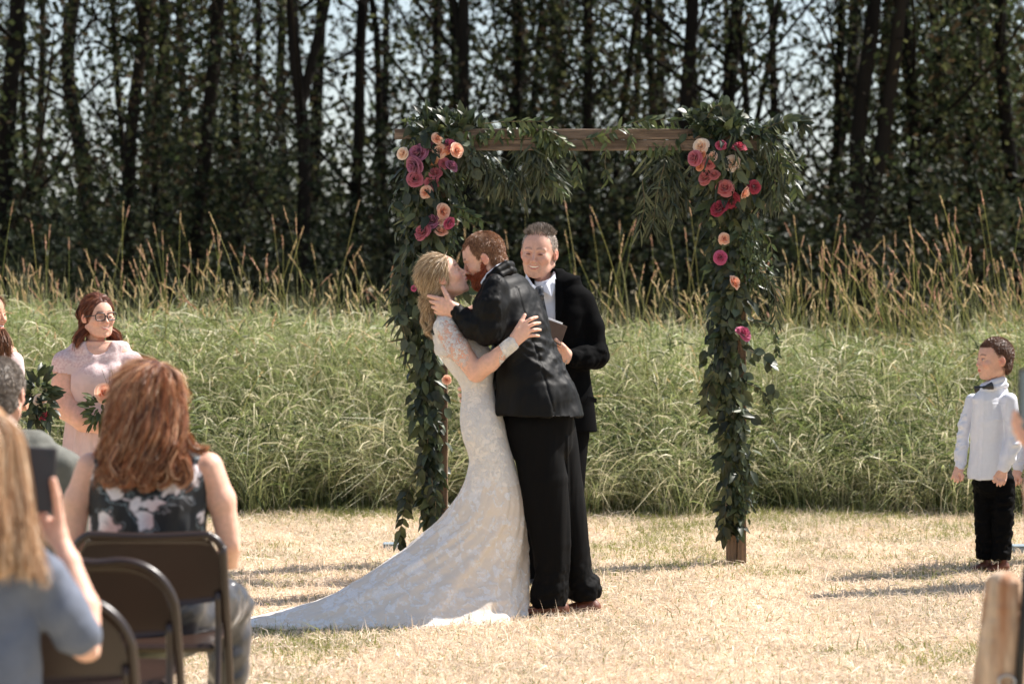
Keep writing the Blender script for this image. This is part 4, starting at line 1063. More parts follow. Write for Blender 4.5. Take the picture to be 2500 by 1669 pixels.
V, F = fd.mesh(); G.part('shirt_collar', V, F, M['shirt'])
# trousers
fd = Field(P(1200, 1500, -110), P(1480, 960, 140), 3.0)
fd.loft([(P(1318, 985, 0), 88, 66), (P(1316, 1040, 0), 86, 68), (P(1318, 1080, 0), 82, 66)], 0)
fd.loft([(P(1305, 1040, -22), 62, 58), (P(1327, 1172, -26), 58, 54), (P(1343, 1326, -26), 46, 45), (P(1347, 1400, -26), 41, 42), (P(1342, 1446, -26), 43, 44), (P(1342, 1462, -26), 43, 45)], 8)
fd.loft([(P(1348, 1040, 34), 58, 54), (P(1372, 1192, 42), 50, 48), (P(1398, 1345, 44), 44, 42), (P(1409, 1400, 44), 38, 40), (P(1422, 1430, 44), 42, 42), (P(1424, 1440, 44), 42, 42)], 8)
fd.plane(P(1340, 1469, 0), (0.0, .12, -1))
tv, tf = fd.mesh()
def tfold(V):
    y = HY - V[:, 2]; x = V[:, 0] + CX
    a = folds(3.2, .035, (.1, 0, 1), .12, 21)(V)
    b = folds(3.6, .07, (1, 0, .35), .5, 22)(V) * np.clip((y - 1350) / 60, 0, 1)
    crease = 3.5 * np.exp(-((x - (1384 + (y - 1100) * .02)) / 4) ** 2) * (V[:, 1] < 0) * (y > 1060)
    return a + b + crease
G.part('trousers', tv, tf, M['trouser'], fold=tfold)
shoe(None, G, P(1388, 1500, -26), P(1256, 1500, -34), 22, 34)
shoe(None, G, P(1466, 1497, 44), P(1340, 1497, 40), 22, 34)
rg_ = MB(); a = np.linspace(0, 2 * math.pi, 17); c0 = G.W([P(1062, 752, -44)])[0]
rg_.tube([c0 + np.array([.003 * math.cos(t) * .3, .0115 * math.cos(t), .0115 * math.sin(t)]) for t in a], .0016, 6)
M['gold'] = mat('gold', lin(200, 160, 96), rough=.25, metal=1, nscale=10, namt=.05)
ro = link('ring', rg_.mesh('ring', M['gold']), G.root)

# ------------------------------------------------------------------ the bride
def lace_mat(name, base, white, scale, thr, alpha=False, fine=1.0):
    """lace: motif cells and threads; the openings show the lining, or nothing when alpha"""
    m, t, out = newmat(name); L = t.links.new
    b = N_(t, 'ShaderNodeBsdfPrincipled', Roughness=.7); b.inputs['Specular IOR Level'].default_value = .25
    tc = N_(t, 'ShaderNodeTexCoord')
    nd = N_(t, 'ShaderNodeTexNoise', Scale=scale * 1.6, Detail=3.0); L(tc.outputs['Object'], nd.inputs['Vector'])
    ad = N_(t, 'ShaderNodeMixRGB', blend_type='ADD', Fac=.12); L(tc.outputs['Object'], ad.inputs['Color1']); L(nd.outputs['Color'], ad.inputs['Color2'])
    big = N_(t, 'ShaderNodeTexNoise', Scale=scale, Detail=2.0, Roughness=.45, Distortion=1.2); L(ad.outputs[0], big.inputs['Vector'])
    pet = N_(t, 'ShaderNodeTexVoronoi', Scale=scale * 3.2, feature='SMOOTH_F1', Smoothness=.3); L(ad.outputs[0], pet.inputs['Vector'])
    th = N_(t, 'ShaderNodeTexVoronoi', Scale=scale * 9 * fine, feature='DISTANCE_TO_EDGE'); L(ad.outputs[0], th.inputs['Vector'])
    s = N_(t, 'ShaderNodeMath', operation='MULTIPLY_ADD'); L(pet.outputs['Distance'], s.inputs[0]); s.inputs[1].default_value = -.35; L(big.outputs['Fac'], s.inputs[2])
    r1 = N_(t, 'ShaderNodeMapRange'); L(s.outputs[0], r1.inputs['Value']); r1.inputs['From Min'].default_value = thr - .02; r1.inputs['From Max'].default_value = thr + .025
    r2 = N_(t, 'ShaderNodeMapRange'); L(th.outputs['Distance'], r2.inputs['Value']); r2.inputs['From Min'].default_value = .03; r2.inputs['From Max'].default_value = .16; r2.inputs['To Min'].default_value = 1; r2.inputs['To Max'].default_value = .55
    r3 = N_(t, 'ShaderNodeMapRange'); L(s.outputs[0], r3.inputs['Value']); r3.inputs['From Min'].default_value = thr - .10; r3.inputs['From Max'].default_value = thr - .03; r3.inputs['To Max'].default_value = .0 if alpha else .22
    mul = N_(t, 'ShaderNodeMath', operation='MULTIPLY'); L(r1.outputs[0], mul.inputs[0]); L(r2.outputs[0], mul.inputs[1])
    mxx = N_(t, 'ShaderNodeMath', operation='MAXIMUM'); L(mul.outputs[0], mxx.inputs[0]); L(r3.outputs[0], mxx.inputs[1])
    mc = N_(t, 'ShaderNodeMixRGB'); L(mxx.outputs[0], mc.inputs['Fac']); mc.inputs['Color1'].default_value = (*base, 1); mc.inputs['Color2'].default_value = (*white, 1)
    bp = N_(t, 'ShaderNodeBump', Distance=.003, Strength=.8); L(mxx.outputs[0], bp.inputs['Height']); L(bp.outputs[0], b.inputs['Normal'])
    if alpha:
        L(mc.outputs[0], b.inputs['Base Color']); b.inputs['Base Color'].default_value = (*white, 1)
        tp = N_(t, 'ShaderNodeBsdfTransparent'); ms = N_(t, 'ShaderNodeMixShader')
        aa = N_(t, 'ShaderNodeAttribute'); aa.attribute_name = 'col'; m2 = N_(t, 'ShaderNodeMath', operation='MULTIPLY'); L(mxx.outputs[0], m2.inputs[0]); L(aa.outputs['Fac'], m2.inputs[1])
        L(m2.outputs[0], ms.inputs['Fac']); L(tp.outputs[0], ms.inputs[1]); L(b.outputs[0], ms.inputs[2]); L(ms.outputs[0], out.inputs['Surface'])
    else:
        L(mc.outputs[0], b.inputs['Base Color'])
        tr = N_(t, 'ShaderNodeBsdfTranslucent'); L(mc.outputs[0], tr.inputs['Color']); ms = N_(t, 'ShaderNodeMixShader', Fac=.15)
        L(b.outputs[0], ms.inputs[1]); L(tr.outputs[0], ms.inputs[2]); L(ms.outputs[0], out.inputs['Surface'])
    return m
M['lace'] = lace_mat('bridal_lace_over_satin', lin(230, 218, 204), lin(253, 252, 252), 11, .36)
M['lacefine'] = lace_mat('fine_bodice_lace', lin(242, 234, 224), lin(252, 250, 248), 22, .30)
M['lacealpha'] = lace_mat('lace_applique', lin(240, 240, 240), lin(252, 251, 251), 22, .31, alpha=True)
B = Fig(11.1, 'person', 'blonde bride in a white lace gown with a long train, kissing the groom', 'person', None, 1150)
P = B.P
bfm = head_frame(P(1086, 677, -12), 120, (.86, -.06, .5), (-.5, 0, .86))
fd = cap_field(bfm, 1.0, 1.3)
head_sdf(fd, bfm, 'woman', closed=True, neckdir=(.10, .1, -1), necklen=.45, neckr=.165, brow=.4, nose=.8, jaw=.9)
hv, hf = fd.mesh(); hc = head_colour(hv, bfm, 'fair', closed=True, brow=lin(120, 88, 66), lips=lin(196, 104, 104))
fd = Field(P(1040, 960, -170), P(1350, 735, 60), 1.7)
fd.cap(P(1092, 735, -4), P(1090, 790, -4), 20, 26, 6)
fd.loft([(P(1094, 778, -2), 56, 22), (P(1096, 800, -2), 74, 30), (P(1104, 840, -2), 66, 40)], 14, side=(.1, .99, 0))
fd.chain([P(1088, 800, -60), P(1118, 850, -74), P(1162, 907, -78)], [27, 27, 23], 10)
fd.chain([P(1164, 908, -78), P(1195, 885, -100), P(1250, 838, -122)], [24, 22, 13.5], 8)
hand_sdf(fd, P(1252, 834, -124), [P(1283, 787, -122), P(1289, 797, -124), P(1290, 809, -124), P(1286, 821, -122)],
         [P(1311, 774, -106), P(1318, 788, -106), P(1319, 805, -108), P(1316, 820, -110)], [P(1263, 802, -126), P(1272, 785, -122), P(1281, 769, -114)], 11.5, 4.7, bend=(0, -5, 2))
av, af = fd.mesh()
V, F, C = merge((hv, hf, hc), (av, af, np.tile(SK['fair'], (len(av), 1)) * (1 + .06 * noise(av * .12, 1))[:, None]))
B.part('body', V, F, M['skin'], C)
# far arm round his neck is hidden behind the heads
fd = Field(P(1060, 830, -10), P(1270, 650, 110), 3.0)
fd.chain([P(1100, 800, 60), P(1150, 770, 92), P(1215, 715, 92)], [22, 20, 14], 8); V, F = fd.mesh(); B.part('arm', V, F, M['skin'], np.tile(SK['fair'], (len(V), 1)))
# lace sleeve and cuff, shells just off the skin
fd = Field(P(1035, 960, -180), P(1300, 750, 60), 1.7)
fd.loft([(P(1093, 779, -2), 59, 25), (P(1096, 800, -2), 76, 33), (P(1104, 842, -2), 68, 43)], 14, side=(.1, .99, 0))
fd.chain([P(1088, 800, -60), P(1118, 850, -74), P(1162, 907, -78)], [28.5, 28.3, 24.3], 10)
fd.chain([P(1164, 908, -78), P(1195, 885, -100), P(1250, 838, -122)], [25, 23.2, 15.5], 8)
sv, sf = fd.mesh(); x = sv[:, 0] + CX; y = HY - sv[:, 2]
a = np.clip((905 - y - (x - 1090) * -.1) / 40, 0, 1) * np.clip((1150 - x) / 14, 0, 1) * np.clip(((x - 1128) * -1 + (y - 800) * .45 + 14) / 12, 0, 1)
a = np.maximum(a, np.clip((840 - y) / 18, 0, 1) * (x < 1120)); a = np.maximum(a, 1.6 * np.clip((800 - y) / 10, 0, 1) * (x < 1125)); a = np.maximum(a, 1.2 * np.clip((1080 - x) / 8, 0, 1))
q = (x - 1164) / 86; a = np.maximum(a, 1.6 * np.clip((x - 1219) / 3, 0, 1) * np.clip((1266 - x) / 6, 0, 1))
keep = (a[sf].max(1) > .02); sf = sf[keep]; u_ = np.unique(sf); mp = np.full(len(sv), -1); mp[u_] = np.arange(len(u_))
B.part('lace_sleeve', sv[u_], mp[sf], M['lacealpha'], np.repeat(np.clip(a[u_], 0, 1)[:, None], 3, 1))
fd = Field(P(1190, 900, -165), P(1300, 790, -70), 1.3)
fd.cap(P(1224, 860, -112), P(1254, 836, -123), 17.5, 17.5, 0); fd.plane(P(1222, 850, -112), (-.9, 0, -.55)); fd.plane(P(1262, 838, -124), (.85, 0, .45)); cv, cf = fd.mesh()
B.part('lace_cuff', cv, cf, M['lacefine'], fold=folds(.9, .35, (0, 0, 1), 1, 3))
# gown: rings from the bust to the ground, the train swept out to the left
prof = [  # y, xL, xR, half depth, depth centre, superellipse
    (818, 1054, 1160, 60, -2), (846, 1061, 1198, 64, -4), (880, 1078, 1206, 60, -6), (912, 1103, 1206, 52, -8), (940, 1126, 1202, 46, -8), (965, 1128, 1210, 52, -8), (1000, 1123, 1222, 66, -10), (1030, 1123, 1232, 74, -12), (1070, 1129, 1240, 76, -14),
    (1110, 1146, 1252, 72, -16), (1153, 1142, 1264, 70, -18), (1190, 1128, 1272, 74, -18), (1215, 1115, 1277, 80, -18), (1264, 1078, 1282, 98, -10), (1299, 1038, 1284, 116, 0), (1345, 978, 1287, 142, 14), (1379, 925, 1288, 158, 18), (1410, 872, 1289, 172, 14),
    (1433, 829, 1289, 184, 8), (1455, 775, 1289, 196, 0), (1470, 722, 1288, 208, -6), (1482, 668, 1287, 218, -12), (1491, 622, 1286, 226, -20), (1497, 600, 1284, 232, -28)]
prof = np.array(prof, float); yy = np.concatenate([np.linspace(818, 1400, 150), np.linspace(1403, 1497, 60)])
cols_ = [np.interp(yy, prof[:, 0], prof[:, k]) for k in range(1, 5)]
def smooth1(v, n=5): k = np.ones(n) / n; return np.concatenate([v[:n // 2], np.convolve(v, k, 'valid'), v[-(n // 2):]])
xL, xR, hb, dc = [smooth1(c, 9) for c in cols_]
NT = 260; th = np.arange(NT) / NT * 2 * math.pi; rows = []
for i, y in enumerate(yy):
    cx, hw = (xL[i] + xR[i]) / 2, (xR[i] - xL[i]) / 2; fl = np.clip((y - 1300) / 180, 0, 1); e = 1 - .22 * fl
    # body axis stays on the right, train tapers to the left
    c, s = np.cos(th), np.sin(th); X = cx + hw * np.sign(c) * np.abs(c) ** e; u = (c + 1) / 2
    wid = 1 - fl * .45 * (1 - u) ** 1.2 - fl * .18 * u ** 6
    Yd = dc[i] + hb[i] * wid * np.sign(s) * np.abs(s) ** (1 - .1 * fl) * np.where(s < 0, .88, 1)
    Yd = Yd - fl * 150 * (1 - u) ** 1.6 * .9
    Z = np.full(NT, HY - y)
    rows.append(np.stack([X - CX, Yd, Z], -1))
R3 = np.array(rows); n_ = len(yy)
# folds: fan out from the knee; amplitude grows towards the hem
Yg = np.repeat(yy[:, None], NT, 1); A = np.clip((Yg - 1130) / 320, 0, 1)
tw = th[None, :] + .25 * np.sin(Yg / 70.); 
fn = lambda f, ph, w=0: np.sin(f * tw + ph + w * (Yg - 1200) / 100)
f1 = .5 * fn(9, .4, .25) + .35 * fn(15, 1.9, -.3) + .25 * fn(24, .2, .2); f1 = np.sign(f1) * np.abs(f1) ** .8
base_n = noise(R3.reshape(-1, 3) * [.02, .02, .045], 5).reshape(f1.shape)
cen = np.stack([(xL + xR) / 2 - CX, dc, HY - yy], -1)[:, None]; rad = R3 - cen; rad = rad / (np.linalg.norm(rad, axis=-1, keepdims=True) + 1e-6)
R3 = R3 + rad * ((f1 * 8 * A + base_n * 3.5 * A)[..., None])
R3 = R3 + rad * (noise(R3.reshape(-1, 3) * [.05, .05, .09], 9).reshape(f1.shape) * (.8 + 1.0 * A))[..., None]
# train lies down in low swells
lowm = np.clip((Yg - 1440) / 50, 0, 1); R3[..., 2] += lowm * (2.5 + 3 * noise(R3.reshape(-1, 3) * [.03, .06, 0], 15).reshape(f1.shape))
zfloor = (-EYE / B.s) + 1.2; bottom = R3[-1].copy(); bottom[:, 2] = zfloor; skirt_end = bottom + rad[-1] * 3
R3[..., 2] = np.maximum(R3[..., 2], zfloor + 2)
rows = np.concatenate([R3, skirt_end[None]]); rows = np.concatenate([rows])
i_, j_ = np.meshgrid(np.arange(len(rows) - 1), np.arange(NT), indexing='ij'); F = np.stack([i_ * NT + j_, (i_ + 1) * NT + j_, (i_ + 1) * NT + (j_ + 1) % NT, i_ * NT + (j_ + 1) % NT], -1).reshape(-1, 4)
F = F[:, ::-1]
V = rows.reshape(-1, 3); o = B.part('gown', V, F, M['lace'])
o.data.materials.append(M['lacefine']); mi = np.where(HY - V[F].mean(1)[:, 2] < 1180 + 40 * noise(V[F].mean(1) * .05, 2), 1, 0); o.data.polygons.foreach_set('material_index', mi.astype(np.int32))
# shoulder piece
fd = Field(P(1030, 870, -90), P(1150, 745, 90), 1.6)
fd.loft([(P(1092, 772, -2), 46, 20), (P(1094, 784, -2), 66, 28), (P(1098, 806, -2), 76, 36), (P(1106, 846, -4), 68, 46)], 4, side=(.1, .99, 0)); fd.ell(P(1118, 752, 0), (40, 60, 42), 6, 'sub')
fd.ell(P(1088, 800, -60), (30, 26, 30), 4)
fd.cap(P(1105, 830, -80), P(1170, 890, -110), 30, 60, 4, mode='sub')
V, F = fd.mesh(); B.part('lace_shoulder', V, F, M['lacefine'], fold=folds(1.0, .3, (0, 0, 1), 1, 8))
# hair
blonde = [lin(202, 176, 140), lin(170, 142, 108), lin(228, 206, 174), lin(138, 112, 84), lin(212, 188, 152)]
fd = cap_field(bfm, 1.15, 1.5); h = 120
fd.ell(H(bfm, (0, -.10, .13)), np.array((.36, .425, .405)) * h, 0, 'add', bfm['R']); fd.ell(H(bfm, (0, -.26, -.10)), np.array((.31, .30, .30)) * h, .08 * h, 'add', bfm['R'])
fd.ell(H(bfm, (0, .52, -.16)), np.array((.6, .46, .52)) * h, .03 * h, 'sub', bfm['R']); fd.ell(H(bfm, (0, .25, -.5)), np.array((.6, .42, .34)) * h, .03 * h, 'sub', bfm['R'])
c1, f1_ = fd.mesh()
fd = Field(P(990, 840, -60), P(1100, 700, 60), 1.6)
fd.ell(P(1044, 740, -10), (18, 22, 23), 0); fd.ell(P(1044, 762, -8), (14, 16, 18), 8); fd.cap(P(1046, 765, -8), P(1053, 786, -8), 11, 5, 6); fd.ell(P(1056, 735, -6), (20, 24, 20), 8)
c2, f2_ = fd.mesh(); bun = P(1046, 738, -8)
def comb_b(p): return bun[None] - p + np.array([-6, 0, 0])
s1 = hair_strands(c1, f1_, bfm, 9000, 30, .0011 / B.s, blonde, 21, lift=.06, comb=comb_b, jitter=.10, K=5)
s1b = hair_strands(c1, f1_, bfm, 500, 24, .0006 / B.s, blonde, 25, lift=.35, comb=comb_b, jitter=.8, K=5)
def comb_c(p): q = p - P(1043, 755, -8)[None]; return np.stack([-q[:, 2] * .6, -q[:, 0] * .5, q[:, 0] * .4 - 18], -1)
s2 = hair_strands(c2, f2_, bfm, 3500, 15, .0011 / B.s, blonde, 22, lift=.08, comb=comb_c, jitter=.35, K=5, curl=2)
lk = lock_strands([[P(1036, 760, -14), P(1030, 785, -18), P(1046, 812, -16), P(1056, 830, -14)], [P(1050, 760, -20), P(1052, 790, -24), P(1040, 815, -22)]], 160, (3, 5), .0008 / B.s, blonde, 23, wave=4)
mk = lambda V, s: np.tile(np.array(lin(166, 138, 104)), (len(V), 1)) * (1 + .35 * noise(V * [.25, .25, .06], s))[:, None]
V, F, C = merge((c1, f1_, mk(c1, 1)), (c2, f2_, mk(c2, 2)), s1, s1b, s2, lk); B.part('hair', V, F, M['hair'], C)
# ------------------------------------------------------------------ helpers shared by the other people
def trim(V, F, ok):
    F = F[ok]; u = np.unique(F); mp = np.full(len(V), -1); mp[u] = np.arange(len(u)); return V[u], mp[F]
def skincol(V, s='fair', f=.12): return np.tile(SK[s], (len(V), 1)) * (1 + .06 * noise(V * f, 1))[:, None]

# ------------------------------------------------------------------ the officiant
O_ = Fig(12.1, 'person', 'smiling officiant with spiky grey hair, black suit and tie, standing behind the groom', 'person', None, 1350)
P = O_.P
of = head_frame(P(1315, 618, 0), 126, (-.25, -.95, -.06), (.05, -.03, 1))
fd = cap_field(of, 1.0, 1.35); head_sdf(fd, of, 'man', smile=1, neckdir=(.12, .10, -1), necklen=.55, neckr=.215, jaw=1.12, round_=.25)
hv, hf = fd.mesh(); hc = head_colour(hv, of, 'ruddy', smile=1, brow=lin(120, 96, 82), browamt=.5, stubble=.55, lips=lin(176, 100, 90))
fd = Field(P(1325, 905, -140), P(1410, 815, -50), 1.25)
hand_sdf(fd, P(1386, 872, -84), [P(1372, 842, -98), P(1366, 852, -102), P(1363, 862, -102), P(1364, 872, -98)],
         [P(1352, 834, -112), P(1346, 846, -114), P(1344, 858, -114), P(1346, 869, -110)], [P(1376, 848, -108), P(1366, 838, -114), P(1357, 829, -116)], 12.5, 5.3, bend=(0, -5, 0))
fd.cap(P(1384, 870, -84), P(1402, 876, -74), 13, 15, 5)
av, af = fd.mesh(); O_.part('body', hv, hf, M['skin'], hc); O_.part('hand', av, af, M['skin'], skincol(av, 'ruddy'))
# hair: short sides, spiky top
gcol = [lin(150, 138, 128), lin(186, 176, 168), lin(110, 98, 90), lin(204, 196, 188)]
fd = cap_field(of); h = of['h']
fd.ell(H(of, (0, -.08, .13)), np.array((.335, .39, .378)) * h, 0, 'add', of['R']); fd.ell(H(of, (0, -.15, -.12)), np.array((.30, .29, .22)) * h, .06 * h, 'add', of['R'])
V, F = fd.mesh(); L = Hinv(of, V); m = hair_mask(L, 'receding') - np.where(L[:, 1] > .1, -.05, .02); ok = (m[F] > 0).all(1)
V, F = trim(V, F, ok); L = Hinv(of, V); C = np.tile(np.array(lin(176, 160, 150)), (len(V), 1)) * (1 + .3 * noise(L * 40, 3))[:, None]; top = np.clip((L[:, 2] - .33) / .1, 0, 1)[:, None]; C = C * (1 - top * .5)
top_m = lambda c: Hinv(of, c)[:, 2] > .34
s1 = hair_strands(V, F, of, 1700, 19, .0012 / O_.s, [lin(104, 90, 78), lin(146, 132, 120), lin(80, 68, 60)], 31, lift=2.4, comb=(.1, -.1, .6), jitter=.75, mask=top_m)
s2 = hair_strands(V, F, of, 4500, 5, .0010 / O_.s, gcol, 32, lift=.5, comb=(0, -.3, -.8), mask=lambda c: Hinv(of, c)[:, 2] < .42)
V2, F2, C2 = merge((V, F, C), s1, s2); O_.part('hair', V2, F2, M['hair'], C2)
SIDE = unit(np.array([1, -.12, 0]))
osec = lambda g=0: [(P(1338, 684, 4), 48 + g, 30 + g), (P(1344, 700, 4), 78 + g, 38 + g), (P(1346, 724, 4), 92 + g, 44 + g), (P(1348, 770, 2), 92 + g, 54 + g), (P(1350, 840, 0), 90 + g, 56 + g), (P(1350, 905, 0), 88 + g, 56 + g), (P(1354, 980, 0), 96 + g, 60 + g), (P(1356, 1075, 0), 104 + g, 62 + g)]
fd = Field(P(1200, 1070, -150), P(1510, 655, 90), 2.8)
fd.loft(osec(), 0, side=SIDE)
fd.chain([P(1424, 736, 2), P(1444, 800, -4), P(1451, 862, -12)], [30, 30, 32], 10); fd.chain([P(1453, 866, -12), P(1425, 874, -46), P(1397, 874, -74)], [34, 29, 22], 8)
fd.chain([P(1262, 738, 2), P(1246, 800, -4), P(1246, 862, -12)], [34, 33, 31], 14); fd.chain([P(1246, 866, -12), P(1275, 868, -50), P(1310, 862, -78)], [31, 27, 20], 8)
fd.plane(P(1350, 1052, 0), (0, 0, -1))
fd.box(P(1331, 690, -40), (25, 75, 24), 2, None, 2, 'sub'); fd.box(P(1331, 730, -70), (24, 60, 100), 2, np.array(Matrix.Rotation(.0, 3, 'Y')), 2, 'sub')
jv, jf = fd.mesh()
def of_(V):
    y = HY - V[:, 2]; x = V[:, 0] + CX; arm = np.clip((x - 1425) / 12, 0, 1) * (y > 730)
    e = np.exp(-((y - 868) / 40) ** 2) * np.clip((x - 1390) / 20, 0, 1)
    return folds(3.0, .08, (.6, 0, .5), .5, 31)(V) * e + folds(1.2, .03, (.15, 0, 1), .15, 32)(V) + folds(2.0, .06, (.5, 0, .8), .3, 33)(V) * np.exp(-((y - 900) / 50) ** 2) * (1 - arm)
O_.part('jacket', jv, jf, M['suitb'], fold=of_)
fd = Field(P(1360, 700, -90), P(1400, 690, -40), 2)
mb = MB(); W = lambda *a: O_.W([P(*a)])[0]
def slab(pts, th, n, mb, W=W, col=(.5, .5, .5)):
    a = np.array([W(*p) for p in pts]); n = np.array(n) * th; b = a + n; k = len(a); mb.add(np.vstack([a, b]), [tuple(range(k))[::-1], tuple(range(k, 2 * k))] + [(i, (i + 1) % k, k + (i + 1) % k, k + i) for i in range(k)], col)
slab([(1355, 680, -38), (1372, 690, -44), (1377, 738, -62), (1356, 842, -64)], .006, (0, -1, 0), mb); O_.part('lapel', np.zeros((3, 3)), np.array([[0, 1, 2]]), M['suitb']) if False else link('lapel', mb.mesh('lapel', M['suitb'], False), O_.root)
mb = MB(); slab([(1434, 966, -50), (1456, 972, -34), (1456, 984, -34), (1432, 977, -52)], .006, (.2, -1, 0), mb); link('pocket_flap', mb.mesh('pocket_flap', M['suitb'], False), O_.root)
fd = Field(P(1290, 870, -70), P(1400, 660, 60), 2); fd.loft(osec(-7)[:6], 0, side=SIDE); fd.cap(P(1330, 690, 2), P(1340, 712, 0), 31, 40, 6); fd.ell(P(1320, 664, -12), (30, 40, 24), 2, 'sub')
V, F = fd.mesh(); O_.part('shirt', V, F, M['shirt'], fold=folds(.8, .1, (0, 0, 1), .3, 35))
mb = MB(); slab([(1317, 704, -46), (1333, 692, -46), (1355, 668, -22), (1358, 684, -32), (1347, 724, -56)], .005, (0, -1, .1), mb); slab([(1313, 704, -46), (1300, 692, -44), (1284, 668, -22), (1282, 684, -32), (1296, 722, -56)], .005, (0, -1, .1), mb)
link('shirt_collar', mb.mesh('shirt_collar', M['shirt'], False), O_.root)
M['tie'] = mat('dark_patterned_tie', lin(26, 26, 30), rough=.4, nscale=110, namt=.9, spec=.5, tint=lin(84, 86, 92), nscale2=70)
fd = Field(P(1295, 870, -90), P(1350, 695, -40), 1.2); fd.loft([(P(1316, 704, -52), 10, 6), (P(1321, 722, -56), 7, 6), (P(1322, 728, -56), 6, 5)], 0); fd.loft([(P(1322, 728, -54), 6, 3.5), (P(1328, 790, -58), 13, 3), (P(1332, 850, -58), 16, 3)], 1); V, F = fd.mesh(); O_.part('tie', V, F, M['tie'])
fd = Field(P(1260, 1432, -60), P(1440, 1030, 60), 3)
fd.loft([(P(1354, 1030, 0), 84, 54), (P(1356, 1060, 0), 80, 54)], 0); fd.loft([(P(1390, 1050, 0), 46, 50), (P(1386, 1180, 0), 40, 42), (P(1388, 1420, 0), 32, 34)], 8); fd.loft([(P(1320, 1050, 0), 46, 50), (P(1318, 1180, 0), 40, 42), (P(1312, 1420, -4), 32, 34)], 8)
V, F = fd.mesh(); O_.part('trousers', V, F, M['suitb'], fold=folds(2.5, .05, (0, 0, 1), .15, 36))
for x in (1310, 1390):
    o = shoe(None, O_, P(x, 1430, 20), P(x - 6, 1430, -75), 19, 26); o.data.materials[0] = M['sole']
mb = MB(); c0 = W(1383, 880, -84); a = np.linspace(0, 2 * math.pi, 15); r0 = .029
mb.tube([c0 + np.array([.010 * math.sin(t), r0 * math.cos(t), r0 * math.sin(t)]) for t in a], .0028, 6, cap=False); M['steel'] = mat('steel', lin(170, 170, 172), rough=.3, metal=1, nscale=20, namt=.1)
link('wristwatch', mb.mesh('wristwatch', M['steel']), O_.root)
# book in his hand
bk = empty('book', tuple(O_.W([P(1355, 812, -112)])[0]), 'small open brown-covered book held in the officiant\'s hand', 'book')
M['kraft'] = mat('brown_card', lin(88, 68, 54), rough=.75, nscale=40, namt=.12, bump=.0006, bscale=200); M['paper'] = mat('paper', lin(236, 234, 232), rough=.8, nscale=30, namt=.04)
Rb = np.array(Matrix.Rotation(math.radians(20), 3, 'Y') @ Matrix.Rotation(math.radians(-14), 3, 'X'))
mb = MB(); mb.box((-.062, -.006, -.052), (.046, -.002, .050), R=Rb, c=(0, 0, 0), bev=.001); link('cover', mb.mesh('cover', M['kraft'], False), bk, loc=(0, 0, 0))
mb = MB(); mb.box((-.060, -.001, -.048), (.020, .004, .060), R=Rb, c=(0, 0, 0), bev=.001); link('pages', mb.mesh('pages', M['paper'], False), bk, loc=(0, 0, 0))

# ------------------------------------------------------------------ bridesmaid in glasses
D_ = Fig(11.8, 'person', 'bridesmaid in glasses and a pale pink dress, smiling, with long auburn hair', 'person', 'bridesmaids', 240)
P = D_.P; W = lambda *a: D_.W([P(*a)])[0]
df = head_frame(P(240, 773, 0), 108, (.60, -.79, .02), (-.10, .05, 1)); h = 108
fd = cap_field(df, 1.0, 1.3); head_sdf(fd, df, 'woman', smile=.8, neckdir=(-.12, .2, -1), necklen=.5, neckr=.205, jaw=1.1, round_=.9, brow=.4, nose=.75, ears=True)
hv, hf = fd.mesh(); hc = head_colour(hv, df, 'fair', smile=.8, brow=lin(120, 84, 64), lips=lin(198, 108, 104))
fd = Field(P(100, 1080, -130), P(370, 830, 60), 2.1)
fd.loft([(P(236, 842, 4), 50, 26), (P(240, 868, 4), 84, 36), (P(243, 900, 4), 90, 46)], 0)
fd.chain([P(163, 895, -4), P(158, 940, -8), P(163, 992, -22)], [31, 31, 29], 10); fd.chain([P(165, 996, -24), P(205, 1028, -62), P(240, 1042, -84)], [31, 24, 17], 10)
fd.chain([P(322, 892, -4), P(330, 940, -8), P(322, 992, -22)], [28, 29, 27], 10); fd.chain([P(322, 996, -24), P(290, 1026, -62), P(262, 1040, -86)], [29, 23, 16], 10)
fd.ell(P(252, 1042, -94), (22, 15, 16), 6)
for i in range(4): fd.chain([P(238 + i * 2, 1034 + i * 7, -98), P(252, 1034 + i * 7, -110), P(264, 1036 + i * 6, -104)], [5, 5, 4.4], 2)
av, af = fd.mesh(); V, F, C = merge((hv, hf, hc), (av, af, skincol(av))); D_.part('body', V, F, M['skin'], C)
M['pink'] = mat('pale_pink_chiffon', lin(220, 198, 194), rough=.8, nscale=40, namt=.05, bump=.001, bscale=40, trans=.15, spec=.2)
M['yoke'] = mat('pink_lace_yoke', lin(224, 202, 198), rough=.8, nscale=110, namt=.12, bump=.001, bscale=160, trans=.12, tint=lin(208, 178, 176), nscale2=90)
fd = Field(P(100, 1480, -130), P(385, 830, 120), 2.8)
fd.loft([(P(237, 838, 6), 42, 27), (P(239, 856, 5), 80, 37), (P(242, 890, 4), 88, 47), (P(246, 935, 0), 86, 62), (P(246, 975, 0), 76, 56), (P(244, 1005, 0), 74, 54)], 0)
fd.ell(P(232, 925, -36), (36, 28, 34), 14); fd.ell(P(282, 925, -36), (36, 28, 34), 14)
fd.chain([P(163, 888, -4), P(160, 912, -6)], [35, 35], 10); fd.chain([P(320, 888, -4), P(326, 912, -6)], [31, 33], 10)
fd.ell(P(238, 832, -30), (33, 40, 32), 4, 'sub'); fd.plane(P(160, 913, 0), (-.15, 0, -1)) if False else None
v1, f1_ = fd.mesh(); y = HY - v1[:, 2]; x = v1[:, 0] + CX; ok = ~(((x < 178) | (x > 306)) & (y > 908 - (x < 178) * (x - 140) * -.12))[f1_].any(1); v1, f1_ = trim(v1, f1_, ok)
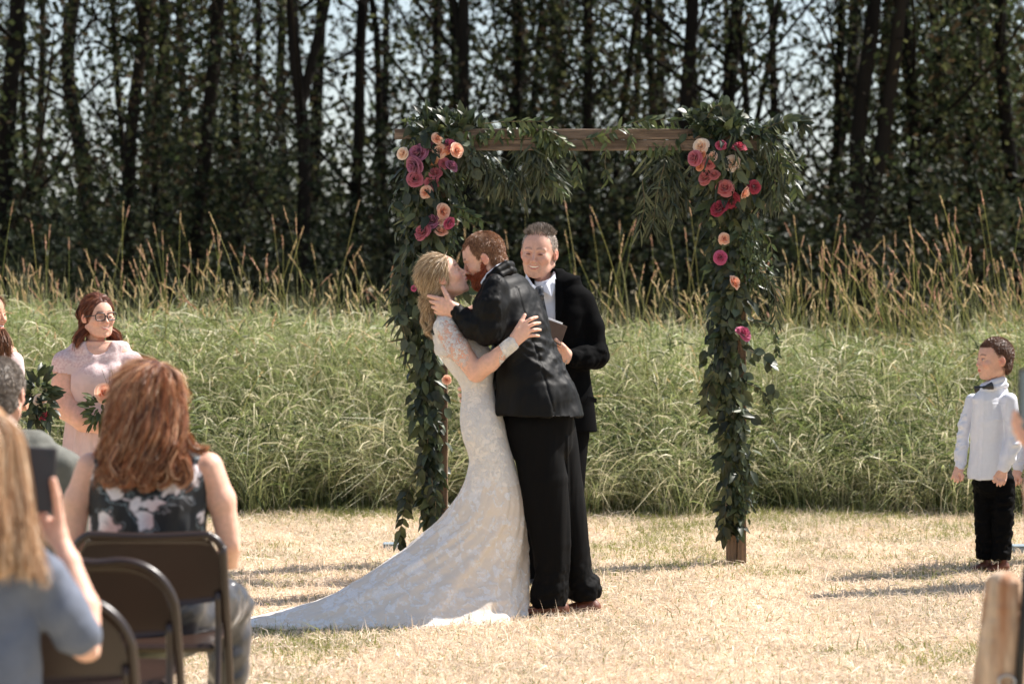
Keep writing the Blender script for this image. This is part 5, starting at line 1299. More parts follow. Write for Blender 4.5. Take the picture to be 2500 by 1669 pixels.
o = D_.part('dress', v1, f1_, M['pink'], fold=folds(1.6, .07, (.2, 0, 1), .5, 41)); o.data.materials.append(M['yoke']); cy = v1[f1_].mean(1); mi = ((HY - cy[:, 2]) < 905 + 12 * np.cos((cy[:, 0] + CX - 245) / 22)) | (np.abs(cy[:, 0] + CX - 243) > 76); o.data.polygons.foreach_set('material_index', mi.astype(np.int32))
rows = []; th = np.arange(160) / 160 * 2 * math.pi
for y in np.linspace(985, 1590 - 145, 60):
    t = (y - 985) / 460; A = 74 + 46 * t ** .7; Bd = 54 + 46 * t ** .7; f = (.5 * np.sin(17 * th + .6) + .5 * np.sin(29 * th + 1 + t)) * 3.2 * min(1, t * 5 + .15)
    rows.append(np.stack([244 - CX + (A + f) * np.cos(th), (Bd + f) * np.sin(th), np.full(160, HY - y)], -1))
rows = np.array(rows); n_ = len(rows); i_, j_ = np.meshgrid(np.arange(n_ - 1), np.arange(160), indexing='ij'); F = np.stack([i_ * 160 + j_, (i_ + 1) * 160 + j_, (i_ + 1) * 160 + (j_ + 1) % 160, i_ * 160 + (j_ + 1) % 160], -1).reshape(-1, 4)
D_.part('skirt', rows.reshape(-1, 3), F, M['pink'])
auburn = [lin(128, 74, 50), lin(100, 56, 40), lin(156, 96, 66), lin(84, 48, 36)]
fd = cap_field(df, 1.15, 1.6)
fd.ell(H(df, (0, -.09, .14)), np.array((.355, .43, .40)) * h, 0, 'add', df['R']); fd.ell(H(df, (0, -.22, -.12)), np.array((.34, .33, .36)) * h, .08 * h, 'add', df['R'])
fd.ell(H(df, (0, .46, -.14)), np.array((.33, .46, .50)) * h, .03 * h, 'sub', df['R']); fd.ell(H(df, (0, .55, -.5)), np.array((.7, .62, .5)) * h, .02 * h, 'sub', df['R'])
c1, f1_ = fd.mesh(); part_ = H(df, (.03, .2, .5))
s1 = hair_strands(c1, f1_, df, 6500, 16, .0012 / D_.s, auburn, 41, lift=.05, comb=lambda p: unit(p - part_[None]) + np.array([0, 0, -.6]) - .6 * df['R'][:, 1][None], jitter=.1, K=5, mask=lambda c: Hinv(df, c)[:, 1] < .24)
pts = [[H(df, (sx * a, b, .35)), H(df, (sx * (a + .1), b - .05, .0)), P(240 + dx, 815, d), P(240 + dx * 1.1, 850, d)] for sx, a, b, dx, d in ((-1, .2, -.1, -44, -18), (-1, .18, -.3, -46, 0), (-1, .1, -.4, -40, 22), (1, .2, -.25, 26, 40), (1, .2, -.1, 42, 20))]
lk = lock_strands(pts, 2600, (5, 8), .0013 / D_.s, auburn, 42, wave=2)
V, F, C = merge((c1, f1_, np.tile(np.array(lin(100, 58, 42)), (len(c1), 1)) * (1 + .4 * noise(c1 * [.3, .3, .08], 3))[:, None]), s1, lk); D_.part('hair', V, F, M['hair'], C)
# glasses
M['frame'] = mat('black_frame', lin(22, 20, 22), rough=.3, nscale=30, namt=.1, spec=.6)
gm_, gt_, go_ = newmat('clear_lens'); gb = N_(gt_, 'ShaderNodeBsdfGlass', IOR=1.05, Roughness=.0); gtp = N_(gt_, 'ShaderNodeBsdfTransparent'); gx = N_(gt_, 'ShaderNodeMixShader', Fac=.25); gt_.links.new(gtp.outputs[0], gx.inputs[1]); gt_.links.new(gb.outputs[0], gx.inputs[2]); gt_.links.new(gx.outputs[0], go_.inputs['Surface']); M['lens'] = gm_
mb = MB(); lens = MB()
for sx in (-1, 1):
    c = np.array((sx * .145, .385, .0)); a = np.linspace(0, 2 * math.pi, 25)
    ex = lambda t: np.array([.115 * np.sign(math.cos(t)) * abs(math.cos(t)) ** .6, -.02 * abs(math.cos(t)) * (1 if np.sign(math.cos(t)) == sx else 0), .085 * np.sign(math.sin(t)) * abs(math.sin(t)) ** .6])
    ring = [D_.W([H(df, c + ex(t))])[0] for t in a]; mb.tube(ring, .0026, 6, cap=False)
    lens.add(np.vstack([ring[:-1], [np.mean(ring, 0)]]), [(i, (i + 1) % 24, 24) for i in range(24)])
    mb.tube([D_.W([H(df, q)])[0] for q in ((sx * .262, .37, .045), (sx * .33, .26, .035), (sx * .355, .02, .02), (sx * .35, -.08, -.02))], .0024, 6)
mb.tube([D_.W([H(df, q)])[0] for q in ((-.035, .40, .02), (0, .41, .03), (.035, .40, .02))], .0024, 6)
gg = link('glasses', mb.mesh('glasses', M['frame']), D_.root); ll = link('lens', lens.mesh('lens', M['lens']), gg, loc=(0, 0, 0)); ll['kind'] = 'thing' if False else ''
del ll['kind']
# bouquets
def bouquet(c, D, nl, rad, roses, seed, label, lk='broad', holdfig=None):
    r = np.random.default_rng(seed); root = empty('bouquet', tuple(c), label, 'bouquet'); rad = np.array(rad)
    ms = []
    for v in range(3):
        tv, tf = LT[lk]; ms.append(npmesh('leaf', tv, tf, M['green'], np.tile(np.array(GC[lk][v % len(GC[lk])]) * r.uniform(.8, 1.2), (len(tv), 1))))
    for i in range(nl):
        d = unit(r.normal(size=3)); d[1] = -abs(d[1]) if r.random() < .75 else d[1]; p = d * rad * r.uniform(.45, .95)
        R = basis((d * [1.2, .6, 1] + [0, 0, -.25] + r.normal(0, .3, 3))[None], (np.array([0, -1, .5]) + r.normal(0, .5, 3))[None])[0] * r.uniform(.6, .95)
        o = bpy.data.objects.new('leaf', ms[i % 3]); COL.objects.link(o); o.parent = root; o.matrix_basis = Matrix([[*R[0], p[0]], [*R[1], p[1]], [*R[2], p[2]], [0, 0, 0, 1]])
    mb = MB()
    for i in range(7): a = i * .9; mb.tube([(.012 * math.cos(a), .012 * math.sin(a), -.02), (.014 * math.cos(a + 1), .014 * math.sin(a + 1), -.13)], .003, 5)
    link('stems', mb.mesh('stems', M['stem']), root, loc=(0, 0, 0))['kind'] = 'stuff'
    for (dx, dz, rr, colr) in roses:
        q = rose(root, 0, 0, rr / D * D, colr, D=D, label=names[colr], seed=int(abs(dx) * 999) + 3); m = q.matrix_basis.copy(); m.translation = Vector((dx, -rad[1] * .9, dz)); q.matrix_basis = m
    return root
c = W(248, 1000, -118); bq = bouquet(c, 11.8, 130, (.085, .06, .095), [(.03, .085, 24, 'peach'), (.085, .05, 20, 'cream')], 5, 'bouquet of green leaves and a peach rose held by the bridesmaid in glasses', 'pointed')
mb = MB(); r = np.random.default_rng(4)
for i in range(5):
    a = np.array([r.uniform(-.02, .06), 0, .06]); b = a + [r.uniform(-.08, .05), r.uniform(-.03, .03), r.uniform(.12, .2)]; mb.tube([a, (a + b) / 2 + [.01, 0, 0], b], [.0015, .0012, .0008], 4)
link('twigs', mb.mesh('twigs', M['stem']), bq, loc=(0, 0, 0))['kind'] = 'stuff'

# ------------------------------------------------------------------ bridesmaid cut by the left edge
E_ = Fig(11.5, 'person', 'smiling brown-haired bridesmaid in pale pink, half cut off by the left edge', 'person', 'bridesmaids', -25)
P = E_.P; ef = head_frame(P(-30, 768, 0), 116, (.93, -.34, .02), (0, 0, 1)); h = 116
fd = cap_field(ef, 1.0, 1.5); head_sdf(fd, ef, 'woman', smile=.9, neckdir=(-.1, .2, -1), necklen=.5, neckr=.17, brow=.4, nose=.85, ears=False); hv, hf = fd.mesh()
fd = Field(P(-150, 1060, -130), P(90, 830, 60), 2.4); fd.loft([(P(-36, 838, 4), 45, 24), (P(-34, 862, 4), 76, 34), (P(-34, 890, 4), 80, 40)], 0)
fd.chain([P(30, 888, 0), P(34, 940, -4), P(34, 985, -20)], [24, 23, 21], 8); fd.chain([P(34, 985, -20), P(60, 985, -60), P(88, 975, -90)], [21, 16, 12], 6)
fd.chain([P(-98, 888, 0), P(-104, 940, -4), P(-90, 990, -20)], [24, 23, 21], 8); fd.chain([P(-90, 990, -20), P(-10, 990, -80), P(78, 982, -100)], [21, 16, 12], 6)
av, af = fd.mesh(); V, F, C = merge((hv, hf, head_colour(hv, ef, 'warm', smile=.9, lips=lin(180, 84, 84))), (av, af, skincol(av, 'warm'))); E_.part('body', V, F, M['skin'], C)
fd = Field(P(-160, 1440, -110), P(110, 820, 110), 3.2); fd.loft([(P(-34, 858, 4), 70, 34), (P(-34, 890, 2), 80, 44), (P(-34, 930, 0), 74, 54), (P(-34, 990, 0), 62, 46), (P(-34, 1080, 0), 84, 60), (P(-34, 1430, 0), 120, 100)], 0); fd.chain([P(30, 884, 0), P(33, 910, -2)], [29, 28], 8); fd.chain([P(-98, 884, 0), P(-101, 910, -2)], [29, 28], 8); fd.ell(P(-30, 836, -22), (44, 50, 36), 4, 'sub')
V, F = fd.mesh(); E_.part('dress', V, F, M['pink'], fold=folds(2.2, .06, (0, 0, 1), .15, 44))
brown = [lin(124, 84, 58), lin(96, 64, 46), lin(150, 106, 76)]
fd = cap_field(ef, 1.15, 1.8); fd.ell(H(ef, (0, -.10, .13)), np.array((.36, .44, .40)) * h, 0, 'add', ef['R']); fd.ell(H(ef, (0, -.22, -.15)), np.array((.34, .32, .36)) * h, .08 * h, 'add', ef['R']); fd.ell(H(ef, (0, .48, -.15)), np.array((.5, .44, .5)) * h, .03 * h, 'sub', ef['R'])
c1, f1_ = fd.mesh(); s1 = hair_strands(c1, f1_, ef, 3500, 30, .0012 / E_.s, brown, 45, lift=.06, comb=(0, -.6, -1), jitter=.12, K=5)
pts = [[H(ef, (sx * .2, -.1, .35)), H(ef, (sx * .35, -.1, -.05)), P(-30 + dx, 830, d), P(-30 + dx * 1.15, 875, d - 6)] for sx, dx, d in ((-1, 8, -44), (-1, 30, -36), (-1, -30, -40), (1, -40, 40), (-1, 46, -30))]
lk = lock_strands(pts, 2200, (4, 8), .0013 / E_.s, brown, 46, wave=4); V, F, C = merge((c1, f1_, np.tile(np.array(lin(104, 70, 50)), (len(c1), 1))), s1, lk); E_.part('hair', V, F, M['hair'], C)
bouquet(E_.W([P(97, 975, -115)])[0], 11.5, 85, (.075, .06, .14), [(.01, .01, 17, 'cream'), (.03, -.07, 13, 'crimson')], 6, 'dark leafy bouquet with a white and a red rose beside the seated man')

# ------------------------------------------------------------------ the boy and his neighbour
def boy(D, sx, sy, label, hcols, seed, cx, yaw=0):
    B_ = Fig(D, 'person', label, 'person', 'boys in white shirts', cx); P = lambda x, y, d=0: B_.P(x + sx, y + sy, d); W = lambda *a: B_.W([P(*a)])[0]
    f = np.array([-.96, -.26, .03]); fr = head_frame(P(2426, 878, 0), 107, f, (0.04, 0, 1)); h = 107
    fd = cap_field(fr, 1.0, 1.2); head_sdf(fd, fr, 'child', neckdir=(.05, .12, -1), necklen=.42, neckr=.165, brow=.3, nose=.55, jaw=.95, round_=.35); hv, hf = fd.mesh()
    hc = head_colour(hv, fr, 'fair', lips=lin(206, 110, 96), brow=lin(116, 84, 62), browamt=.6)
    fd = Field(P(2310, 1200, -70), P(2480, 1110, 40), 1.1)
    hand_sdf(fd, P(2447, 1147, -38), [P(2434, 1163, -40), P(2440, 1167, -42), P(2447, 1168, -42), P(2454, 1166, -40)], [P(2427, 1178, -42), P(2434, 1184, -44), P(2442, 1185, -44), P(2450, 1182, -42)], [P(2434, 1156, -42), P(2427, 1164, -44), P(2424, 1172, -42)], 9.5, 4.2, bend=(0, -3, 0))
    hand_sdf(fd, P(2343, 1140, 12), [P(2330, 1154, 6), P(2334, 1159, 4), P(2339, 1162, 4), P(2345, 1162, 6)], [P(2324, 1168, 4), P(2331, 1174, 0), P(2338, 1176, 0), P(2345, 1174, 2)], [P(2345, 1154, 0), P(2350, 1162, -4), P(2349, 1170, -6)], 8.5, 3.9, bend=(0, -3, 0))
    av, af = fd.mesh(); B_.part('body', hv, hf, M['skin'], hc); cx_ = P(2390, 0)[0]
    for sd_ in (av[af].mean(1)[:, 0] > cx_, av[af].mean(1)[:, 0] <= cx_):
        v_, f_ = trim(av, af, sd_); B_.part('hand', v_, f_, M['skin'], skincol(v_))
    short_hair(B_, fr, hcols, 9000, 5, seed, grow=.02, comb=(0, .5, -.5), lift=.45, width=.0012, raise_=.006, kind='boy')
    S = (.78, .62, 0)
    fd = Field(P(2315, 1175, -90), P(2505, 925, 90), 1.8)
    fd.loft([(P(2428, 936, 2), 26, 18), (P(2424, 954, 2), 50, 25), (P(2421, 978, 2), 62, 32), (P(2419, 1030, 0), 56, 38), (P(2416, 1090, 0), 55, 40), (P(2414, 1165, 0), 60, 44)], 0, side=S)
    fd.chain([P(2464, 978, -24), P(2474, 1040, -32), P(2472, 1082, -36)], [20, 19, 17.5], 7); fd.chain([P(2472, 1084, -36), P(2462, 1115, -38), P(2449, 1143, -38)], [19, 17.5, 14.5], 6)
    fd.chain([P(2376, 978, 26), P(2356, 1040, 28), P(2350, 1085, 24)], [18, 16, 14.5], 7); fd.chain([P(2350, 1085, 24), P(2346, 1112, 18), P(2343, 1138, 13)], [16, 14.5, 12.5], 6)
    fd.plane(P(2414, 1156, 0), (.05, 0, -1)) if False else None
    v, ff = fd.mesh(); y = HY - v[:, 2] - sy; x = v[:, 0] + CX - sx
    def shf(V):
        y = HY - V[:, 2] - sy; x = V[:, 0] + CX - sx; arm = (x > 2452) | (x < 2362)
        return folds(2.6, .1, (1, .3, .25), .45, 51)(V) * arm * (y > 1010) + folds(1.8, .05, (.45, 0, 1), .35, 52)(V) * ~arm + 1.6 * (np.abs(x - 2392 + (y - 960) * .05) < 5) * (V[:, 1] < 0) * (y > 955) + 1.5 * ((np.abs(x - 2432) < 17) & (np.abs(y - 1003) < 21) & (V[:, 1] < -10))
    B_.part('shirt', v, ff, M['shirt'], fold=shf)
    fd = Field(P(2380, 975, -50), P(2475, 905, 50), 1.3)
    fd.chain([P(2402, 948, -26), P(2424, 934, -26), P(2446, 926, -8), P(2450, 928, 14), P(2430, 936, 28), P(2402, 946, 14)], [7, 8, 8, 8, 7, 6], 2); fd.chain([P(2404, 954, -28), P(2428, 946, -30), P(2452, 938, -10), P(2456, 940, 12)], [6, 7, 7, 7], 3)
    v, ff = fd.mesh(); B_.part('collar', v, ff, M['shirt'])
    fd = Field(P(2370, 965, -60), P(2435, 925, 10), 1.0)
    R = np.array(Matrix.Rotation(math.radians(-16), 3, 'Y') @ Matrix.Rotation(math.radians(-30), 3, 'Z'))
    c = P(2402, 946, -30)
    for s_ in (-1, 1): fd.loft([(c, 3.2, 3), (c + R @ np.array([s_ * 12, 0, 0]), 7, 3.5), (c + R @ np.array([s_ * 22, 0, 0]), 9.5, 3)], .5, side=(0, 0, 1))
    fd.ell(c, (4.5, 5, 5), 1); v, ff = fd.mesh(); B_.part('bow_tie', v, ff, M['frame'])
    fd = Field(P(2350, 1372, -60), P(2495, 1120, 70), 2.2)
    fd.loft([(P(2421, 1130, 0), 52, 38), (P(2424, 1175, 0), 51, 40)], 0, side=S)
    fd.loft([(P(2447, 1180, -10), 31, 32), (P(2448, 1260, -12), 26, 27), (P(2446, 1320, -12), 23, 25), (P(2443, 1362, -12), 23, 26)], 6); fd.loft([(P(2404, 1180, 14), 29, 31), (P(2403, 1260, 16), 24, 26), (P(2405, 1320, 16), 21, 24), (P(2406, 1352, 16), 22, 25)], 6)
    v, ff = fd.mesh(); B_.part('trousers', v, ff, M['denim'], fold=folds(3.2, .1, (1, 0, .2), .5, 53))
    by = HY + EYE / B_.s - sy
    for (hx, tx, d, d2) in ((2462, 2402, -12, -26), (2424, 2360, 18, 6)):
        o = shoe(None, B_, P(hx, by, d), P(tx, by, d2), 15, 25)
        mb = MB(); q = W(tx + 26, by - 26, d2 - 6)
        for s_ in (-1, 1): mb.tube([q, q + np.array([s_ * .02, -.01, .012]), q + np.array([s_ * .036, -.012, -.004]), q + np.array([s_ * .012, -.008, -.004])], .0018, 5)
        lc = bpy.data.objects.new('lace', mb.mesh('lace', M['stem'])); COL.objects.link(lc); lc.parent = o
    return B_
boy(12.67, 0, 0, 'small boy in white shirt, black bow tie and reddish brown shoes, standing at the right', [lin(112, 78, 58), lin(86, 60, 46), lin(140, 102, 78)], 61, 2425)
boy(13.1, 142, 8, 'second boy in a white shirt, cut off by the right edge behind the raised phone', [lin(150, 116, 84), lin(124, 94, 68)], 62, 2567)
# ------------------------------------------------------------------ folding chairs
M['brownmetal'] = mat('brown_painted_steel', lin(50, 34, 26), rough=.32, nscale=12, namt=.15, bump=.0003, bscale=200, spec=.6, tint=lin(42, 29, 22), nscale2=3)
def folding_chair(cx, D, width, top, label, rnd, cut=.0):
    """seen from behind: back frame hoop, back panel, seat, two side leg frames, cross bars; faces away from the camera"""
    x0 = (cx - CX) / FPX * D; root = empty('folding_chair', (x0, D, 0), label, 'chair', 'brown metal folding chairs'); hw = width / 2
    def add(name, mb, sm=True): return link(name, mb.mesh(name, M['brownmetal'], sm), root, loc=(0, 0, 0))
    # back hoop runs down to become the front legs (leaning away to the front)
    yb = lambda z: (top - z) * .16       # frame leans: lower is further from the camera
    pts = [(-hw - .02, yb(0) + .14, 0), (-hw - .01, yb(.42), .42), (-hw, yb(top - rnd), top - rnd)]
    for a in np.linspace(0, math.pi / 2, 6)[1:]: pts.append((-hw + rnd * (1 - math.cos(a)) * 1.0, yb(top), top - rnd + rnd * math.sin(a)))
    pts += [(0, yb(top) - .004, top - .006)]
    pts += [(-x, y, z) for x, y, z in reversed(pts[:-1])]
    P_ = np.array(pts); P_[:, 1] = np.array([(top - z) * .16 for z in P_[:, 2]]); mb = MB(); mb.tube(smooth_path(P_, 4), .0125, 10); add('back_frame', mb)
    # panel, gently hollow
    V = []; nx_, nz_ = 14, 8
    for j in range(nz_ + 1):
        z = top - .012 - (.19 + .0) * j / nz_
        for i in range(nx_ + 1):
            u = i / nx_ * 2 - 1; drop = max(0, abs(u) - (1 - rnd / hw)) / (rnd / hw); zt = z - (1 - math.sqrt(max(0, 1 - drop ** 2))) * rnd * (1 - j / nz_)
            V.append([u * (hw - .006), (top - zt) * .16 + .012 * (1 - u * u) + .002, zt - .02 * (j / nz_) * (1 - u * u)])
    V = np.array(V); F = [(j * (nx_ + 1) + i, j * (nx_ + 1) + i + 1, (j + 1) * (nx_ + 1) + i + 1, (j + 1) * (nx_ + 1) + i) for j in range(nz_) for i in range(nx_)]
    mb = MB(); V2 = V + [0, .004, 0]; mb.add(V, F); mb.add(V2, [f[::-1] for f in F]); mb.FF[4] += []
    rim = [i for i in range(nx_ + 1)] ; n = len(V)
    for a in range(nx_): mb.FF[4].append([a, a + 1, n + a + 1, n + a]); b = nz_ * (nx_ + 1); mb.FF[4].append([b + a + 1, b + a, n + b + a, n + b + a + 1])
    add('back_panel', mb)
    mb = MB(); mb.box((-hw + .03, -.0 + yb(.44) - .03, .425), (hw - .03, yb(.44) + .37, .452), bev=.010); add('seat', mb, False)
    for s in (-1, 1):
        mb = MB(); mb.tube(smooth_path([(s * (hw - .018), yb(.62) + .0, .61), (s * (hw - .016), yb(.45) - .03, .45), (s * (hw - .012), -.10, .0)], 5), .011, 8); add('rear_leg', mb)
        mb = MB(); mb.tube([(s * (hw - .005), yb(.58), .56), (s * (hw - .008), yb(.4) + .10, .44)], .006, 6); add('hinge_link', mb)
    mb = MB(); mb.tube([(-hw + .015, -.075, .10), (hw - .015, -.075, .10)], .008, 6); add('crossbar', mb)
    mb = MB(); mb.tube([(-hw, yb(.2), .2), (hw, yb(.2), .2)], .008, 6); add('crossbar', mb)
    return root
folding_chair(362, 7.33, .452, .786, 'brown metal folding chair the woman in the floral top sits on', .06)
folding_chair(236, 6.68, .43, .785, 'empty brown metal folding chair behind the one of the woman in the floral top', .15)
folding_chair(108, 5.98, .43, .78, 'nearest brown metal folding chair, beside the elbow of the woman holding a phone', .15)

# ------------------------------------------------------------------ seated woman in a floral top
def floral_mat():
    m, t, out = newmat('floral_print'); L = t.links.new; b = N_(t, 'ShaderNodeBsdfPrincipled', Roughness=.7)
    tc = N_(t, 'ShaderNodeTexCoord'); n = N_(t, 'ShaderNodeTexNoise', Scale=9.0, Detail=3.0); L(tc.outputs['Object'], n.inputs['Vector'])
    mx = N_(t, 'ShaderNodeMixRGB', blend_type='ADD', Fac=.16); L(tc.outputs['Object'], mx.inputs['Color1']); L(n.outputs['Color'], mx.inputs['Color2'])
    v = N_(t, 'ShaderNodeTexVoronoi', Scale=9.5, feature='SMOOTH_F1', Smoothness=.15); L(mx.outputs[0], v.inputs['Vector'])
    v2 = N_(t, 'ShaderNodeTexVoronoi', Scale=30.0, feature='F1'); L(mx.outputs[0], v2.inputs['Vector'])
    sub = N_(t, 'ShaderNodeMath', operation='MULTIPLY_ADD'); L(v2.outputs['Distance'], sub.inputs[0]); sub.inputs[1].default_value = .35; L(v.outputs['Distance'], sub.inputs[2])
    r = N_(t, 'ShaderNodeValToRGB'); L(sub.outputs[0], r.inputs['Fac']); e = r.color_ramp.elements
    e[0].position = .0; e[0].color = (*lin(96, 84, 84), 1); e[1].position = 1; e[1].color = (*lin(24, 26, 30), 1)
    for p, c in ((.22, lin(206, 200, 204)), (.46, lin(222, 214, 216)), (.545, lin(150, 140, 144)), (.56, lin(26, 28, 34)), (.61, lin(20, 22, 26)), (.64, lin(120, 134, 142)), (.68, lin(22, 24, 28))): x = e.new(p); x.color = (*c, 1)
    n2 = N_(t, 'ShaderNodeTexNoise', Scale=5.0); L(tc.outputs['Object'], n2.inputs['Vector']); r2 = N_(t, 'ShaderNodeMapRange'); L(n2.outputs['Fac'], r2.inputs['Value']); r2.inputs['From Min'].default_value = .5; r2.inputs['From Max'].default_value = .62
    mm = N_(t, 'ShaderNodeMixRGB', blend_type='MULTIPLY'); L(r2.outputs[0], mm.inputs['Fac']); L(r.outputs[0], mm.inputs['Color1']); mm.inputs['Color2'].default_value = (.85, .6, .56, 1)
    L(mm.outputs[0], b.inputs['Base Color']); L(b.outputs[0], out.inputs['Surface']); return m
M['floral'] = floral_mat(); M['satin'] = mat('dark_satin', lin(66, 62, 62), rough=.3, nscale=7, namt=.5, bump=.006, bscale=14, spec=.6, sheen=.2, tint=lin(36, 36, 40), nscale2=6)
S_ = Fig(7.62, 'person', 'seated woman seen from behind, auburn wavy hair, sleeveless black and white floral top', 'person', 'seated guests', 365)
P = S_.P; h = 184
sf = head_frame(P(372, 985, 0), h, (.12, .99, .02), (0, 0, 1)); fd = cap_field(sf, 1.0, 2.6); head_sdf(fd, sf, 'woman', necklen=.55, neckr=.17); hv, hf = fd.mesh(); hv2, hf2 = trim(hv, hf, np.ones(len(hf), bool))
fd = Field(P(130, 1420, -120), P(620, 1070, 330), 4.2)
fd.loft([(P(366, 1095, 6), 60, 44), (P(366, 1120, 6), 118, 52), (P(364, 1150, 4), 142, 66), (P(364, 1220, 0), 136, 78), (P(364, 1330, 0), 126, 78)], 0)
fd.chain([P(508, 1140, 6), P(540, 1220, 6), P(560, 1322, 14)], [37, 33, 30], 16); fd.chain([P(560, 1326, 16), P(556, 1375, 120), P(490, 1395, 250)], [30, 25, 17], 10)
fd.chain([P(222, 1140, 6), P(190, 1220, 6), P(176, 1322, 14)], [36, 32, 29], 16); fd.chain([P(176, 1326, 16), P(186, 1375, 120), P(250, 1395, 250)], [29, 25, 17], 10)
fd.ell(P(470, 1398, 280), (36, 40, 16), 6); fd.ell(P(270, 1398, 280), (36, 40, 16), 6)
av, af = fd.mesh(); V, F, C = merge((hv, hf, skincol(hv)), (av, af, skincol(av, 'fair', .03))); S_.part('body', V, F, M['skin'], C)
fd = Field(P(170, 1460, -120), P(570, 1080, 140), 3.6)
fd.loft([(P(366, 1108, 6), 100, 54), (P(364, 1132, 6), 142, 66), (P(364, 1165, 4), 150, 76), (P(364, 1230, 0), 146, 88), (P(364, 1320, 0), 140, 90), (P(364, 1450, 0), 160, 100)], 0)
fd.ell(P(560, 1130, 0), (42, 90, 90), 4, 'sub'); fd.ell(P(170, 1130, 0), (40, 90, 90), 4, 'sub'); fd.ell(P(366, 1060, -20), (52, 80, 68), 4, 'sub')
V, F = fd.mesh(); S_.part('top', V, F, M['floral'], fold=folds(4, .03, (.3, 0, 1), .4, 61))
fd = Field(P(150, 1860, -140), P(640, 1370, 420), 6)
fd.loft([(P(364, 1420, 0), 150, 90), (P(364, 1490, 30), 178, 120), (P(364, 1515, 60), 172, 100)], 0)
for s in (-1, 1): fd.chain([P(364 + s * 80, 1490, 60), P(364 + s * 150, 1470, 200), P(364 + s * 190, 1478, 350)], [80, 74, 62], 20); fd.chain([P(364 + s * 190, 1480, 350), P(364 + s * 196, 1640, 360), P(364 + s * 170, 1830, 370)], [60, 52, 40], 14)
V, F = fd.mesh(); S_.part('trousers', V, F, M['satin'], fold=folds(7, .03, (.6, .4, .6), .5, 62))
cop = [lin(178, 112, 70), lin(126, 78, 52), lin(192, 142, 104), lin(98, 60, 42), lin(222, 182, 146), lin(166, 108, 74), lin(80, 48, 36)]
fd = Field(P(240, 1210, -130), P(500, 860, 120), 3)
fd.ell(P(360, 968, -2), (86, 94, 92), 0); fd.ell(P(352, 1040, -24), (92, 76, 86), 24); fd.ell(P(346, 1100, -34), (92, 58, 68), 24)
c1, f1_ = fd.mesh(); c0 = np.tile(np.array(lin(78, 46, 34)), (len(c1), 1)) * (1 + .45 * noise(c1 * [.10, .10, .02], 3))[:, None]
r = np.random.default_rng(71); guides = []
for i in range(220):
    a = r.uniform(-1.45, 1.45); rr = r.uniform(.80, 1.06); sx = math.sin(a); cy_ = -math.cos(a)
    p0 = P(388 + 10 * sx, 888 + 14 * abs(sx), -22 * r.random()); w = 88 * rr
    p1 = P(362 + sx * w * .82, 925 + r.normal(0, 6), cy_ * 84 * rr); p2 = P(356 + sx * w, 990, cy_ * 98 * rr); p3 = P(350 + sx * (w + 10), 1070 + r.normal(0, 8), cy_ * 104 * rr - 10)
    p4 = P(346 + sx * (w + r.normal(0, 12)), 1125 + r.normal(0, 10), cy_ * 96 * rr - 20); p5 = P(344 + sx * (w + r.normal(-4, 26)), 1170 + r.normal(0, 14), cy_ * 88 * rr - 26)
    guides.append([p0, p1, p2, p3, p4, p5])
lk = lock_strands(guides, 15000, (4, 9), .0009 / S_.s, cop, 72, K=22, wave=12, wavef=2.4)
ends = [[P(452, 1060, -40), P(470, 1092, -40), P(492, 1100, -36), P(500, 1090, -34)], [P(268, 1070, -50), P(246, 1100, -50), P(232, 1112, -46)], [P(300, 1130, -90), P(296, 1168, -90), P(318, 1182, -90), P(330, 1168, -92)], [P(380, 1140, -100), P(372, 1180, -96), P(350, 1190, -96), P(344, 1172, -98)], [P(430, 1110, -84), P(440, 1150, -80), P(424, 1168, -82), P(412, 1152, -84)], [P(350, 1120, -104), P(326, 1160, -104), P(344, 1178, -104)]]
ends += [[P(x0, 1120, -104), P(x0 + 14, 1160, -108), P(x0 - 4, 1184, -106), P(x0 - 20, 1170, -106)] for x0 in (270, 305, 400, 450)] + [[P(x0, 1090, -108), P(x0 - 18, 1130, -112), P(x0, 1160, -112), P(x0 + 16, 1146, -112)] for x0 in (290, 330, 385, 430)]
l2 = lock_strands(ends, 2800, (8, 9), .0011 / S_.s, cop, 73, wave=3)
cr = P(392, 884, -10)
s3 = hair_strands(c1, f1_, sf, 6000, 60, .0011 / S_.s, [lin(206, 152, 110), lin(228, 188, 152), lin(166, 108, 74), lin(140, 88, 60)], 74, lift=.05, comb=lambda p: unit(p - cr[None]) * [1, 1, .6] + np.array([0, 0, -.7]), jitter=.12, K=7, curl=2)
V, F, C = merge((c1, f1_, c0), lk, l2, s3); S_.part('hair', V, F, M['hair'], C)

# ------------------------------------------------------------------ seated man, grey hair
M['olive'] = mat('olive_grey_jacket', lin(92, 92, 84), rough=.75, nscale=60, namt=.15, bump=.001, bscale=200)
N1 = Fig(8.4, 'person', 'seated man with short grey hair and an olive grey jacket, at the left edge', 'person', 'seated guests', 10); P = N1.P; h = 170
nf = head_frame(P(2, 960, 0), h, (.16, .98, -.02), (0, 0, 1)); fd = cap_field(nf, 1.0, 2.2); head_sdf(fd, nf, 'man', necklen=.5, neckr=.215, jaw=1.1, round_=.4); hv, hf = fd.mesh(); N1.part('body', hv, hf, M['skin'], skincol(hv, 'ruddy', .05))
short_hair(N1, nf, [lin(150, 136, 122), lin(118, 106, 94), lin(184, 172, 160), lin(94, 84, 74)], 9000, 9, 81, grow=.03, comb=(0, -.2, -.8), lift=.45, width=.0013)
fd = Field(P(-210, 1560, -130), P(240, 1040, 130), 5)
fd.loft([(P(10, 1064, 6), 62, 46), (P(14, 1092, 6), 118, 56), (P(16, 1130, 4), 158, 70), (P(16, 1200, 0), 152, 84), (P(16, 1350, 0), 140, 88), (P(16, 1520, 0), 146, 96)], 0)
